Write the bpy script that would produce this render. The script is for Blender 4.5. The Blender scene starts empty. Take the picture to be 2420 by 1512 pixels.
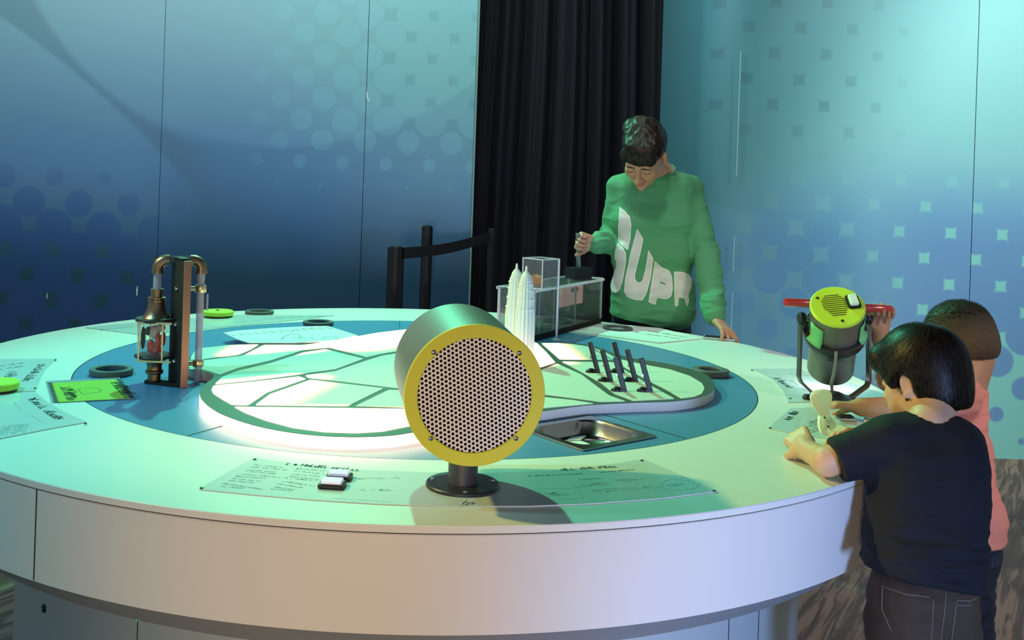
import bpy, bmesh, math, random
import numpy as np
from mathutils import Vector, Matrix, Euler
from mathutils.bvhtree import BVHTree
sc = bpy.context.scene
C = sc.collection
PI = math.pi

# ------------------------------------------------------------ camera
FPX, HX, HY, ROLL, CZ = 2300.0, -130.0, -322.0, 0.034, 1.34
cd = bpy.data.cameras.new('camera'); cam = bpy.data.objects.new('camera', cd); C.objects.link(cam)
cd.sensor_width = 36.0; cd.lens = FPX / 2420 * 36.0
cd.shift_x = -HX / 2420; cd.shift_y = HY / 2420
cd.clip_start = 0.02; cd.clip_end = 60
_c, _s = math.cos(ROLL), math.sin(ROLL)
cam.matrix_world = Matrix(((_c, -_s, 0, 0), (0, 0, -1, 0), (_s, _c, 0, CZ), (0, 0, 0, 1)))
sc.camera = cam

def ray(x, y):
    u = (x - 1210 - HX) / FPX; v = (y - 756 - HY) / FPX
    return Vector((_c * u + _s * v, 1.0, -(-_s * u + _c * v)))
def at_z(x, y, z):
    d = ray(x, y); t = (z - CZ) / d.z
    return Vector((d.x * t, t, z))
def at_Y(x, y, Y):
    d = ray(x, y)
    return Vector((d.x * Y, Y, CZ + d.z * Y))

# ------------------------------------------------------------ world, exposure
w = bpy.data.worlds.new('world'); sc.world = w; w.use_nodes = True
w.node_tree.nodes['Background'].inputs[0].default_value = (0.40, 0.50, 0.56, 1)
w.node_tree.nodes['Background'].inputs[1].default_value = 0.5
sc.cycles.transparent_max_bounces = 40
vs = sc.view_settings
vs.view_transform = 'Standard'; vs.look = 'None'; vs.exposure = 0.0; vs.gamma = 1.0; vs.use_curve_mapping = False

# ------------------------------------------------------------ lights (gallery ceiling spots, plus added low and fill spots)
def spot(name, loc, target, power, col, size=60, blend=0.5, radius=0.08):
    l = bpy.data.lights.new(name, 'SPOT'); l.energy = power; l.color = col
    l.spot_size = math.radians(size); l.spot_blend = blend; l.shadow_soft_size = radius
    o = bpy.data.objects.new(name, l); C.objects.link(o); o.location = loc
    o.rotation_euler = (Vector(target) - Vector(loc)).to_track_quat('-Z', 'Y').to_euler()
    return o
def area(name, loc, target, power, col, sx=1.0, sy=1.0):
    l = bpy.data.lights.new(name, 'AREA'); l.energy = power; l.color = col
    l.shape = 'RECTANGLE'; l.size = sx; l.size_y = sy
    o = bpy.data.objects.new(name, l); C.objects.link(o); o.location = loc
    o.rotation_euler = (Vector(target) - Vector(loc)).to_track_quat('-Z', 'Y').to_euler()
    return o
TC = (-0.0921, 2.843)      # centre of the round table
TZ, TR, IR = 0.80, 1.312, 0.947
spot('ceiling_spot_green', (-0.75, 4.9, 3.5), (0.0, 2.6, TZ), 550, (0.15, 1.0, 0.52), 62, 0.7, 0.04)
spot('ceiling_spot_cyan', (-2.2, 1.6, 3.2), (-0.75, 2.3, TZ), 200, (0.24, 0.92, 0.98), 46, 0.9, 0.06)
spot('ceiling_spot_yellow', (-2.6, 2.2, 3.0), (0.8, 2.1, TZ), 350, (1.0, 0.86, 0.20), 38, 0.8, 0.08)
spot('low_fill_peach', (-0.4, -1.2, 0.86), (0.0, 1.53, 0.70), 170, (1.0, 0.68, 0.42), 34, 0.9, 0.2)  # added low spot with no visible source, warms the apron front
spot('low_fill_blue', (1.15, -0.9, 0.86), (0.66, 1.8, 0.62), 300, (0.30, 0.50, 1.0), 30, 0.9, 0.2)  # added unseen spot near tabletop height, tints the apron's right side blue
spot('ceiling_spot_wall', (2.7, 3.0, 3.5), (2.75, 5.09, 1.75), 360, (0.88, 1.0, 0.94), 66, 1.0, 0.2)
spot('added_fill_right', (2.6, 0.2, 3.0), (1.9, 3.2, 0.4), 260, (1.0, 0.92, 0.84), 46, 0.9, 0.2)  # added fill, brightens the children, the floor and the lower right wall
area('ceiling_wash_left', (-1.2, 4.2, 3.8), (-1.2, 6.1, 2.2), 100, (0.88, 0.97, 1.0), 4.5, 0.4)
spot('ceiling_spot_man', (0.2, 2.0, 3.4), (0.85, 3.9, 1.25), 110, (0.85, 1.0, 0.85), 26, 0.8, 0.1)

# ------------------------------------------------------------ materials
def lin(c):
    return tuple((x / 255 / 12.92 if x / 255 <= 0.04045 else ((x / 255 + 0.055) / 1.055) ** 2.4) for x in c[:3]) + (1,)
def new_mat(name):
    m = bpy.data.materials.new(name); m.use_nodes = True
    return m, m.node_tree, m.node_tree.nodes['Principled BSDF']
def mat(name, col, rough=0.5, metal=0.0, noise=0.06, nscale=30.0, bump=0.0, bscale=200.0, trans=0.0, ior=1.45,
        emit=None, estr=0.0, coat=0.0, spec=0.5, alpha=1.0, stretch=None):
    m, nt, b = new_mat(name); N, L = nt.nodes, nt.links
    c = lin(col)
    tc = N.new('ShaderNodeTexCoord')
    src = tc.outputs['Object']
    if stretch:
        mp = N.new('ShaderNodeMapping'); mp.inputs['Scale'].default_value = stretch
        L.new(src, mp.inputs[0]); src = mp.outputs[0]
    n = N.new('ShaderNodeTexNoise'); n.inputs['Scale'].default_value = nscale; n.inputs['Detail'].default_value = 4
    L.new(src, n.inputs['Vector'])
    mx = N.new('ShaderNodeMix'); mx.data_type = 'RGBA'
    L.new(n.outputs['Fac'], mx.inputs['Factor'])
    mx.inputs['A'].default_value = tuple(x * (1 - noise) for x in c[:3]) + (1,)
    mx.inputs['B'].default_value = tuple(min(1, x * (1 + noise)) for x in c[:3]) + (1,)
    L.new(mx.outputs['Result'], b.inputs['Base Color'])
    b.inputs['Roughness'].default_value = rough; b.inputs['Metallic'].default_value = metal
    b.inputs['Transmission Weight'].default_value = trans; b.inputs['IOR'].default_value = ior
    b.inputs['Coat Weight'].default_value = coat; b.inputs['Specular IOR Level'].default_value = spec
    b.inputs['Alpha'].default_value = alpha
    if emit: b.inputs['Emission Color'].default_value = lin(emit); b.inputs['Emission Strength'].default_value = estr
    if bump:
        n2 = N.new('ShaderNodeTexNoise'); n2.inputs['Scale'].default_value = bscale; n2.inputs['Detail'].default_value = 5
        L.new(src, n2.inputs['Vector'])
        bp = N.new('ShaderNodeBump'); bp.inputs['Strength'].default_value = bump; bp.inputs['Distance'].default_value = 0.004
        L.new(n2.outputs['Fac'], bp.inputs['Height']); L.new(bp.outputs[0], b.inputs['Normal'])
    return m

class X:
    """tiny expression builder over math nodes"""
    nt = None
    def __init__(s, v): s.v = v
    @staticmethod
    def op(o, *a, clamp=False):
        n = X.nt.nodes.new('ShaderNodeMath'); n.operation = o; n.use_clamp = clamp
        for i, q in enumerate(a):
            q = q.v if isinstance(q, X) else q
            if isinstance(q, (int, float)): n.inputs[i].default_value = q
            else: X.nt.links.new(q, n.inputs[i])
        return X(n.outputs[0])
    def __add__(s, o): return X.op('ADD', s, o)
    def __radd__(s, o): return X.op('ADD', o, s)
    def __sub__(s, o): return X.op('SUBTRACT', s, o)
    def __rsub__(s, o): return X.op('SUBTRACT', o, s)
    def __mul__(s, o): return X.op('MULTIPLY', s, o)
    def __rmul__(s, o): return X.op('MULTIPLY', o, s)
    def __truediv__(s, o): return X.op('DIVIDE', s, o)
    def sqrt(s): return X.op('SQRT', s)
    def fract(s): return X.op('FRACT', s)
    def floor(s): return X.op('FLOOR', s)
    def abs(s): return X.op('ABSOLUTE', s)
    def sat(s): return X.op('ADD', s, 0.0, clamp=True)
    def step(s, lo, hi):   # smooth 0..1 as s goes lo -> hi
        n = X.nt.nodes.new('ShaderNodeMapRange'); n.interpolation_type = 'SMOOTHSTEP'
        X.nt.links.new(s.v, n.inputs['Value'])
        n.inputs['From Min'].default_value = lo; n.inputs['From Max'].default_value = hi
        if hi < lo:
            n.inputs['From Min'].default_value = hi; n.inputs['From Max'].default_value = lo
            n.inputs['To Min'].default_value = 1; n.inputs['To Max'].default_value = 0
        return X(n.outputs[0])
def xmin(a, b): return X.op('MINIMUM', a, b)
def xmax(a, b): return X.op('MAXIMUM', a, b)
def cmix(f, a, b):
    n = X.nt.nodes.new('ShaderNodeMix'); n.data_type = 'RGBA'
    for k, q in (('Factor', f), ('A', a), ('B', b)):
        if isinstance(q, X): q = q.v
        if isinstance(q, tuple): n.inputs[k].default_value = q
        elif isinstance(q, (int, float)): n.inputs[k].default_value = q
        else: X.nt.links.new(q, n.inputs[k])
    return n.outputs['Result']
def coords(nt):
    X.nt = nt
    tc = nt.nodes.new('ShaderNodeTexCoord'); sp = nt.nodes.new('ShaderNodeSeparateXYZ')
    nt.links.new(tc.outputs['Object'], sp.inputs[0])
    return X(sp.outputs[0]), X(sp.outputs[1]), X(sp.outputs[2]), tc
def noise(tc, scale, detail=3):
    n = X.nt.nodes.new('ShaderNodeTexNoise'); n.inputs['Scale'].default_value = scale; n.inputs['Detail'].default_value = detail
    X.nt.links.new(tc.outputs['Object'], n.inputs['Vector'])
    return X(n.outputs['Fac'])

M = {}
M['white_top'] = mat('white laminate', (226, 228, 224), 0.32, noise=0.02, nscale=3)
M['white_side'] = mat('white side laminate', (222, 220, 218), 0.42, noise=0.02, nscale=4)
M['blue_top'] = mat('blue laminate', (74, 132, 176), 0.33, noise=0.03, nscale=4)
M['seam'] = mat('seam', (40, 44, 46), 0.8)
M['black'] = mat('black plastic', (22, 22, 24), 0.42)
M['matte_black'] = mat('matte black', (14, 14, 17), 0.75)
M['grey_metal'] = mat('grey coated metal', (70, 72, 76), 0.45, metal=0.35, noise=0.04, nscale=60)
M['dark_metal'] = mat('dark coated metal', (52, 54, 58), 0.4, metal=0.4)
M['lime'] = mat('lime paint', (196, 240, 70), 0.42, noise=0.03)
M['mustard'] = mat('yellow green paint', (212, 214, 66), 0.45, noise=0.03, nscale=12)
M['steel'] = mat('steel', (190, 188, 185), 0.22, metal=1.0, noise=0.05)
M['chrome'] = mat('chrome', (215, 215, 215), 0.15, metal=1.0)
M['brass'] = mat('aged bronze', (150, 122, 100), 0.35, metal=0.9, noise=0.2, nscale=40)
M['pale_brass'] = mat('pale brass', (225, 200, 165), 0.3, metal=0.8)
M['copper'] = mat('copper brown', (150, 112, 100), 0.35, metal=0.5, noise=0.05, nscale=15)
M['red'] = mat('red plastic', (205, 16, 16), 0.25, coat=0.5)
M['orange'] = mat('orange card', (214, 118, 46), 0.7)
M['ring_grey'] = mat('dark grey rubber', (88, 94, 96), 0.55)
M['paper'] = mat('paper', (222, 226, 222), 0.6, noise=0.03)
M['panel'] = mat('laminated sheet', (204, 214, 214), 0.25, noise=0.05, nscale=3, coat=0.3)
M['ink'] = mat('ink', (60, 72, 78), 0.7)
M['ink_soft'] = mat('soft ink', (128, 142, 148), 0.7)
M['lime_card'] = mat('lime card', (150, 190, 40), 0.5, noise=0.06, nscale=8)
M['tower'] = mat('frosted resin', (236, 236, 226), 0.45, noise=0.03)
M['tower'].node_tree.nodes['Principled BSDF'].inputs['Subsurface Weight'].default_value = 0.3
M['tower'].node_tree.nodes['Principled BSDF'].inputs['Subsurface Radius'].default_value = (0.02, 0.02, 0.02)
def glass(name, col, op=0.16, rough=0.05):
    # thin clear sheet: mostly see-through with a surface reflection
    m, nt, b = new_mat(name); N, L = nt.nodes, nt.links
    tr = N.new('ShaderNodeBsdfTransparent'); tr.inputs[0].default_value = lin(col)
    gl = N.new('ShaderNodeBsdfGlossy'); gl.inputs['Roughness'].default_value = rough
    df = N.new('ShaderNodeBsdfDiffuse'); df.inputs[0].default_value = lin(col)
    fr = N.new('ShaderNodeFresnel'); fr.inputs[0].default_value = 1.4
    m1 = N.new('ShaderNodeMixShader'); m1.inputs[0].default_value = op
    L.new(tr.outputs[0], m1.inputs[1]); L.new(df.outputs[0], m1.inputs[2])
    ge = N.new('ShaderNodeNewGeometry'); ml = N.new('ShaderNodeMath'); ml.operation = 'MULTIPLY_ADD'; ml.inputs[1].default_value = -1.0; L.new(ge.outputs['Backfacing'], ml.inputs[0]); ml.inputs[2].default_value = 1.0
    mf = N.new('ShaderNodeMath'); mf.operation = 'MULTIPLY'; L.new(fr.outputs[0], mf.inputs[0]); L.new(ml.outputs[0], mf.inputs[1])
    m2 = N.new('ShaderNodeMixShader'); L.new(mf.outputs[0], m2.inputs[0]); L.new(m1.outputs[0], m2.inputs[1]); L.new(gl.outputs[0], m2.inputs[2])
    L.new(m2.outputs[0], N['Material Output'].inputs[0])
    return m
M['glass'] = glass('clear acrylic', (246, 246, 246), 0.05)
M['glass_edge'] = mat('acrylic edge', (226, 222, 222), 0.25, noise=0.02)
M['film'] = glass('clear cover sheet', (214, 224, 226), 0.42, 0.12)
M['smoke'] = glass('smoked glass', (206, 212, 212), 0.06)

# ------------------------------------------------------------ object helpers
def link(name, me, m, parent=None, smooth=False):
    o = bpy.data.objects.new(name, me); C.objects.link(o)
    if m: me.materials.append(M[m] if isinstance(m, str) else m)
    if parent: o.parent = parent
    if smooth:
        me.polygons.foreach_set('use_smooth', [True] * len(me.polygons))
    return o
def obj(name, bm, m, parent=None, smooth=False, angle=None):
    me = bpy.data.meshes.new(name)
    bmesh.ops.recalc_face_normals(bm, faces=bm.faces[:])
    bm.to_mesh(me); bm.free()
    o = link(name, me, m, parent, smooth or angle is not None)
    if angle is not None:
        me.set_sharp_from_angle(angle=math.radians(angle))
    if parent is not None and not parent.get('_id', True): pass
    return o
def thing(name, label, cat, loc=(0, 0, 0), group=None):
    o = bpy.data.objects.new(name, None); C.objects.link(o); o.location = loc; o.empty_display_size = 0.05
    o['label'] = label; o['category'] = cat
    if group: o['group'] = group
    return o
def tag(o, label, cat, group=None):
    o['label'] = label; o['category'] = cat
    if group: o['group'] = group
    return o
def struct(o):
    o['kind'] = 'structure'; return o
def put(o, t):
    """parent o (built in world coordinates) to the thing t"""
    o.parent = t; o.matrix_parent_inverse = Matrix.Translation(t.location).inverted()
    return o

def add_box(bm, c, s, rot=None, bev=0.0):
    r = bmesh.ops.create_cube(bm, size=1.0); v = r['verts']
    mt = Matrix.Translation(Vector(c)) @ (rot.to_4x4() if rot is not None else Matrix()) @ Matrix.Diagonal((s[0], s[1], s[2], 1))
    bmesh.ops.transform(bm, matrix=mt, verts=v)
    if bev:
        es = list({e for q in v for e in q.link_edges})
        bmesh.ops.bevel(bm, geom=es, offset=bev, segments=2, affect='EDGES', profile=0.5)
    return bm
def box(c, s, rot=None, bev=0.0):
    return add_box(bmesh.new(), c, s, rot, bev)
def frame_of(d):
    d = Vector(d).normalized()
    return d.to_track_quat('Z', 'Y').to_matrix()
def add_lathe(bm, prof, origin=(0, 0, 0), axis=(0, 0, 1), seg=48, cap=True):
    """prof: [(r, z)] along axis"""
    R = frame_of(axis); O = Vector(origin); rings = []
    for r, z in prof:
        ring = []
        for i in range(seg):
            a = 2 * PI * i / seg
            ring.append(bm.verts.new(O + R @ Vector((r * math.cos(a), r * math.sin(a), z))))
        rings.append(ring)
    for a, b in zip(rings[:-1], rings[1:]):
        for i in range(seg):
            j = (i + 1) % seg
            bm.faces.new((a[i], a[j], b[j], b[i]))
    if cap:
        if prof[0][0] > 1e-5: bm.faces.new(rings[0][::-1])
        if prof[-1][0] > 1e-5: bm.faces.new(rings[-1])
    return bm
def lathe(*a, **k): return add_lathe(bmesh.new(), *a, **k)
def torusish(r0, r1, z0, z1, origin, axis=(0, 0, 1), seg=48, bev=0.002):
    """flat ring with bevelled edges"""
    bm = bmesh.new(); b = bev
    prof = [(r0, z0 + b), (r0 + b, z0), (r1 - b, z0), (r1, z0 + b), (r1, z1 - b), (r1 - b, z1), (r0 + b, z1), (r0, z1 - b), (r0, z0 + b)]
    add_lathe(bm, prof, origin, axis, seg, cap=False)
    bmesh.ops.remove_doubles(bm, verts=bm.verts[:], dist=1e-6)
    return bm
def add_tube(bm, pts, r, seg=12, cap=True):
    """tube along points; r scalar or list"""
    pts = [Vector(p) for p in pts]; n = len(pts)
    rs = r if isinstance(r, (list, tuple)) else [r] * n
    up = None; rings = []
    for i in range(n):
        d = (pts[min(i + 1, n - 1)] - pts[max(i - 1, 0)]).normalized()
        if up is None:
            up = Vector((0, 0, 1)) if abs(d.z) < 0.9 else Vector((0, 1, 0))
        s = d.cross(up).normalized(); up = s.cross(d).normalized()
        rings.append([bm.verts.new(pts[i] + (s * math.cos(2 * PI * k / seg) + up * math.sin(2 * PI * k / seg)) * rs[i]) for k in range(seg)])
    for a, b in zip(rings[:-1], rings[1:]):
        for k in range(seg):
            j = (k + 1) % seg
            bm.faces.new((a[k], a[j], b[j], b[k]))
    if cap:
        bm.faces.new(rings[0][::-1]); bm.faces.new(rings[-1])
    return bm
def tube(*a, **k): return add_tube(bmesh.new(), *a, **k)
def arc_pts(c, u, v, r, a0, a1, n=8):
    c, u, v = Vector(c), Vector(u), Vector(v)
    return [c + (u * math.cos(a0 + (a1 - a0) * i / n) + v * math.sin(a0 + (a1 - a0) * i / n)) * r for i in range(n + 1)]
def add_prism(bm, pts, z0, z1, bev=0.0):
    lo = [bm.verts.new((p[0], p[1], z0)) for p in pts]; hi = [bm.verts.new((p[0], p[1], z1)) for p in pts]
    n = len(pts)
    bm.faces.new(lo[::-1]); top = bm.faces.new(hi)
    for i in range(n):
        j = (i + 1) % n; bm.faces.new((lo[i], lo[j], hi[j], hi[i]))
    if bev: bmesh.ops.bevel(bm, geom=list(top.edges), offset=bev, segments=2, affect='EDGES')
    return bm
def prism(*a, **k): return add_prism(bmesh.new(), *a, **k)
def rounded(pts, r, n=4):
    """round the corners of a 2D polygon"""
    out = []; N = len(pts)
    for i in range(N):
        a, b, c = Vector(pts[i - 1][:2]), Vector(pts[i][:2]), Vector(pts[(i + 1) % N][:2])
        d0, d1 = (a - b), (c - b); l = min(r, d0.length * 0.45, d1.length * 0.45)
        p, q = b + d0.normalized() * l, b + d1.normalized() * l
        for k in range(n + 1):
            t = k / n; out.append(p * (1 - t) ** 2 + b * 2 * t * (1 - t) + q * t * t)
    return out
def catmull(pts, n=6):
    P = [Vector(p[:2]) for p in pts]; out = []; N = len(P)
    for i in range(N):
        p0, p1, p2, p3 = P[i - 1], P[i], P[(i + 1) % N], P[(i + 2) % N]
        for k in range(n):
            t = k / n
            out.append(0.5 * ((2 * p1) + (p2 - p0) * t + (2 * p0 - 5 * p1 + 4 * p2 - p3) * t * t + (3 * p1 - p0 - 3 * p2 + p3) * t ** 3))
    return out
def glyphs(bm, p0, p1, h, z, seed, thick=None, dens=1.0, up=None, sketch=False):
    """a line of small illegible print strokes from p0 to p1 (2D), height h"""
    rnd = random.Random(seed); p0, p1 = Vector(p0[:2]), Vector(p1[:2]); d = (p1 - p0); Lg = d.length; d.normalize()
    n = Vector(up[:2]).normalized() if up is not None else Vector((-d.y, d.x)); t = thick or h * 0.16; x = 0.0
    def quad(a, b, tt):
        a, b = p0 + d * a[0] + n * a[1], p0 + d * b[0] + n * b[1]
        e = (b - a); 
        if e.length < 1e-6: return
        e.normalize(); s = Vector((-e.y, e.x)) * tt / 2
        bm.faces.new([bm.verts.new((q.x, q.y, z)) for q in (a - s, b - s, b + s, a + s)])
    if sketch:
        for _ in range(int(10 + Lg / h * 5)):
            a = (rnd.uniform(0, Lg), rnd.uniform(0, h)); b = (min(Lg, max(0, a[0] + rnd.uniform(-0.6, 0.9) * h)), min(h, max(0, a[1] + rnd.uniform(-0.35, 0.35) * h)))
            quad(a, b, t * 0.5)
        return bm
    while x < Lg:
        if rnd.random() < 0.14: x += h * 0.5; continue
        w = h * rnd.uniform(0.16, 0.5); hh = h * rnd.choice((0.65, 0.65, 1.0))
        k = rnd.randrange(4)
        quad((x, 0), (x, hh), t)
        if k in (0, 1): quad((x, hh * 0.97), (x + w, hh * 0.97), t)
        if k in (1, 2): quad((x, 0), (x + w, 0), t)
        if k in (0, 3): quad((x + w, 0), (x + w, hh), t)
        if k == 3: quad((x, hh * 0.5), (x + w, hh * 0.5), t)
        if rnd.random() < 0.4: quad((x, hh * rnd.random()), (x + w, hh * rnd.random()), t)
        x += (w + h * 0.16) / dens
    return bm
# ============================================================ SETTING
def floor_mat():
    m, nt, b = new_mat('distressed plank floor'); x, y, z, tc = coords(nt); N, L = nt.nodes, nt.links
    mp = N.new('ShaderNodeMapping'); mp.inputs['Rotation'].default_value = (0, 0, math.radians(-57)); L.new(tc.outputs['Object'], mp.inputs[0])
    sp = N.new('ShaderNodeSeparateXYZ'); L.new(mp.outputs[0], sp.inputs[0]); a, c = X(sp.outputs[0]), X(sp.outputs[1])
    row = (c / 0.46).floor()
    joint = xmax(((c / 0.46).fract() - 0.5).abs().step(0.494, 0.499), (((a + row * 0.55) / 1.6).fract() - 0.5).abs().step(0.4975, 0.4995))
    m2 = N.new('ShaderNodeMapping'); m2.inputs['Scale'].default_value = (0.09, 1.0, 1.0); L.new(mp.outputs[0], m2.inputs[0])
    n1 = N.new('ShaderNodeTexNoise'); n1.inputs['Scale'].default_value = 44; n1.inputs['Detail'].default_value = 6; n1.inputs['Distortion'].default_value = 0.6
    L.new(m2.outputs[0], n1.inputs['Vector'])
    n2 = N.new('ShaderNodeTexNoise'); n2.inputs['Scale'].default_value = 7; n2.inputs['Detail'].default_value = 5; L.new(m2.outputs[0], n2.inputs['Vector'])
    wear = (X(n1.outputs['Fac']) * 0.6 + X(n2.outputs['Fac']) * 0.5).step(0.53, 0.62)
    c1 = cmix(X(n1.outputs['Fac']).step(0.3, 0.7), lin((92, 70, 60)), lin((118, 94, 80)))
    c2 = cmix(wear * 0.8, c1, lin((158, 128, 110)))
    c3 = cmix(joint, c2, lin((26, 22, 20)))
    L.new(c3, b.inputs['Base Color']); b.inputs['Roughness'].default_value = 0.55
    bp = N.new('ShaderNodeBump'); bp.inputs['Strength'].default_value = 0.3; bp.inputs['Distance'].default_value = 0.003
    L.new(wear.v, bp.inputs['Height']); L.new(bp.outputs[0], b.inputs['Normal'])
    return m
M['floor'] = floor_mat()
struct(obj('floor', box((0.4, 2.6, -0.05), (9.0, 9.4, 0.1)), 'floor'))
M['ceiling'] = mat('dark ceiling', (16, 18, 20), 0.9)
struct(obj('ceiling', box((0.4, 2.6, 4.05), (9.0, 9.4, 0.1)), 'ceiling'))

YL, YR = 6.10, 5.09
def wx(px, py, Y): return at_Y(px, py, Y)
def lattice(x, z, P0, row, rad):
    """staggered halftone lattice; row = vertical row spacing; returns 1 inside a dot of radius rad (in row units)"""
    a = (x - P0[0]) / (2 * row); c = (z - P0[2]) / (2 * row)
    u = (a + c + 0.5).fract() - 0.5; v = (a - c + 0.5).fract() - 0.5
    # rotate the cell vector back to true distance: du = u+v (x), dv = u-v (z) in units of row
    dx = (u + v) * row; dz = (u - v) * row
    d = (dx * dx + dz * dz).sqrt() / row
    return (rad - d).step(-0.05, 0.05)
def dist(x, z, p):
    dx = x - p[0]; dz = z - p[2]
    return (dx * dx + dz * dz).sqrt()
def mural_left():
    m, nt, b = new_mat('left mural print'); x, y, z, tc = coords(nt); L = nt.links
    g = lambda px, py: wx(px, py, YL)
    zt = lambda py: g(600, py).z
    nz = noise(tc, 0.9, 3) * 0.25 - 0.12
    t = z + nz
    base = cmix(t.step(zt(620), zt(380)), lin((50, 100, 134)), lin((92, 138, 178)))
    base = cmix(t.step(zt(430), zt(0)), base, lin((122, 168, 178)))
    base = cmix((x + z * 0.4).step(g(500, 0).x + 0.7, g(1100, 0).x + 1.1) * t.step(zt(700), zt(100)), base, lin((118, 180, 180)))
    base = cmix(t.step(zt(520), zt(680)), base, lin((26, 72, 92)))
    # sweeping arcs of the print
    def circ3(p, q, r):
        A, B, D = g(*p), g(*q), g(*r); ax_, az, bx_, bz, cx_, cz_ = A.x, A.z, B.x, B.z, D.x, D.z
        k = 2 * (ax_ * (bz - cz_) + bx_ * (cz_ - az) + cx_ * (az - bz)); a2, b2, c2 = ax_ ** 2 + az ** 2, bx_ ** 2 + bz ** 2, cx_ ** 2 + cz_ ** 2
        o = Vector(((a2 * (bz - cz_) + b2 * (cz_ - az) + c2 * (az - bz)) / k, 0, (a2 * (cx_ - bx_) + b2 * (ax_ - cx_) + c2 * (bx_ - ax_)) / k))
        return o, math.hypot(ax_ - o.x, az - o.z)
    pa, ra = circ3((440, 312), (700, 346), (1090, 215))
    ina = dist(x, z, pa).step(ra + 0.02, ra - 0.02)
    pb, rb = circ3((0, 38), (170, 165), (372, 352))
    inb = dist(x, z, pb).step(rb + 0.02, rb - 0.02)
    pc, rc = circ3((82, 0), (205, 170), (395, 308))
    inc = dist(x, z, pc).step(rc + 0.03, rc - 0.03)
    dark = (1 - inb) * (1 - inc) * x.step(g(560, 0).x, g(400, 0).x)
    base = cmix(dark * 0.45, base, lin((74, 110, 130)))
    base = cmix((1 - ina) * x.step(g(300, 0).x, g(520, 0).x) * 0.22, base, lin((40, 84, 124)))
    # light dots, upper right
    row = abs(g(968, 83).z - g(968, 134).z)
    P1 = g(820, 82)
    r1 = xmin((x - g(720, 0).x) * 0.42 + 0.49, 0.79)
    r1 = xmin(r1, (z - g(1000, 463).z) * 1.6)
    d1 = lattice(x, z, P1, row, r1) * x.step(g(520, 0).x, g(760, 0).x)
    base = cmix(d1 * 0.17, base, lin((132, 206, 214)))
    base = cmix((1 - d1) * x.step(g(850, 0).x, g(960, 0).x) * z.step(g(900, 330).z, g(900, 240).z) * 0.22, base, lin((80, 140, 150)))
    # dark blue dots, lower left
    P2 = g(70, 470)
    r2 = (g(100, 300).z - z) * 1.4 - (x - g(70, 0).x) * 0.3
    r2 = xmin(r2, 0.74)
    d2 = lattice(x, z, P2, row * 1.16, r2) * x.step(g(520, 0).x, g(260, 0).x)
    base = cmix(d2 * t.step(zt(330), zt(520)) * 0.4, base, lin((36, 76, 156)))
    L.new(base, b.inputs['Base Color']); b.inputs['Roughness'].default_value = 0.5
    return m
def mural_right():
    m, nt, b = new_mat('right mural print'); x, y, z, tc = coords(nt); L = nt.links
    g = lambda px, py: wx(px, py, YR)
    nz = noise(tc, 0.9, 3) * 0.25 - 0.12
    t = z + nz
    X0, X1 = g(1700, 0).x, g(2420, 0).x
    base = cmix(t.step(g(2000, 620).z, g(2000, 250).z), lin((126, 186, 216)), lin((146, 208, 212)))
    base = cmix((x - (z - g(2000, 500).z) * 0.6).step(X0 + 0.9, X0 - 0.1) , base, lin((84, 148, 158)))
    base = cmix(t.step(g(2000, 480).z, g(2000, 640).z) * x.step(X1 - 0.5, X0 + 0.1), base, lin((88, 146, 176)))
    row = abs(g(2100, 433).z - g(2100, 494).z)
    P = g(2130, 610) ; P = Vector((P.x, 0, P.z + 0))
    # dot radius: gaps (squares) between overlapping blue dots in the middle band, separate dots lower down
    Pd = g(2373, 433); Pd = Vector((Pd.x + row, 0, Pd.z))
    rr = 0.22 + (z - g(2300, 1005).z) * 1.15 - xmax((g(2150, 0).x - x) * 0.45, 0.0)
    rr = xmin(rr, 0.81)
    dots = lattice(x, z, Pd, row, xmax(rr, 0.0))
    low = (z - (g(2300, 500).z)) .step(0.30, -0.25)
    cy = lin((146, 226, 220)); blu = lin((118, 166, 216))
    lowcol = cmix(dots, cy, blu)
    lowmask = low * x.step(g(1960, 0).x, g(2260, 0).x)
    sweep_c = g(1500, 1700); sr = (g(1960, 560) - sweep_c).length
    base = cmix(dist(x, z, sweep_c).step(sr - 0.02, sr + 0.02) * 0.0 + dist(x, z, sweep_c).step(sr + 0.02, sr - 0.02) * 0.2, base, lin((120, 180, 205)))
    base = cmix(lowmask, base, lowcol)
    base = cmix(lattice(x, z, Pd, row, rr * 0.9) * low * x.step(g(2100, 0).x, g(1980, 0).x) * x.step(g(1700, 0).x, g(1860, 0).x) * 0.4, base, lin((70, 130, 200)))
    # dark squares, upper left (gaps between overlapping light dots)
    Ps = g(1893, 66); Ps = Vector((Ps.x + row, 0, Ps.z))
    sq = 1 - lattice(x, z, Ps, row, X.op('ADD', (x - g(1850, 0).x).abs() * 0.05, 0.79))
    base = cmix(sq * z.step(g(2000, 420).z, g(2000, 240).z) * x.step(g(2240, 0).x, g(1900, 0).x) * 0.5, base, lin((72, 120, 130)))
    L.new(base, b.inputs['Base Color']); b.inputs['Roughness'].default_value = 0.5
    return m
M['mural_left'] = mural_left(); M['mural_right'] = mural_right()
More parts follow.
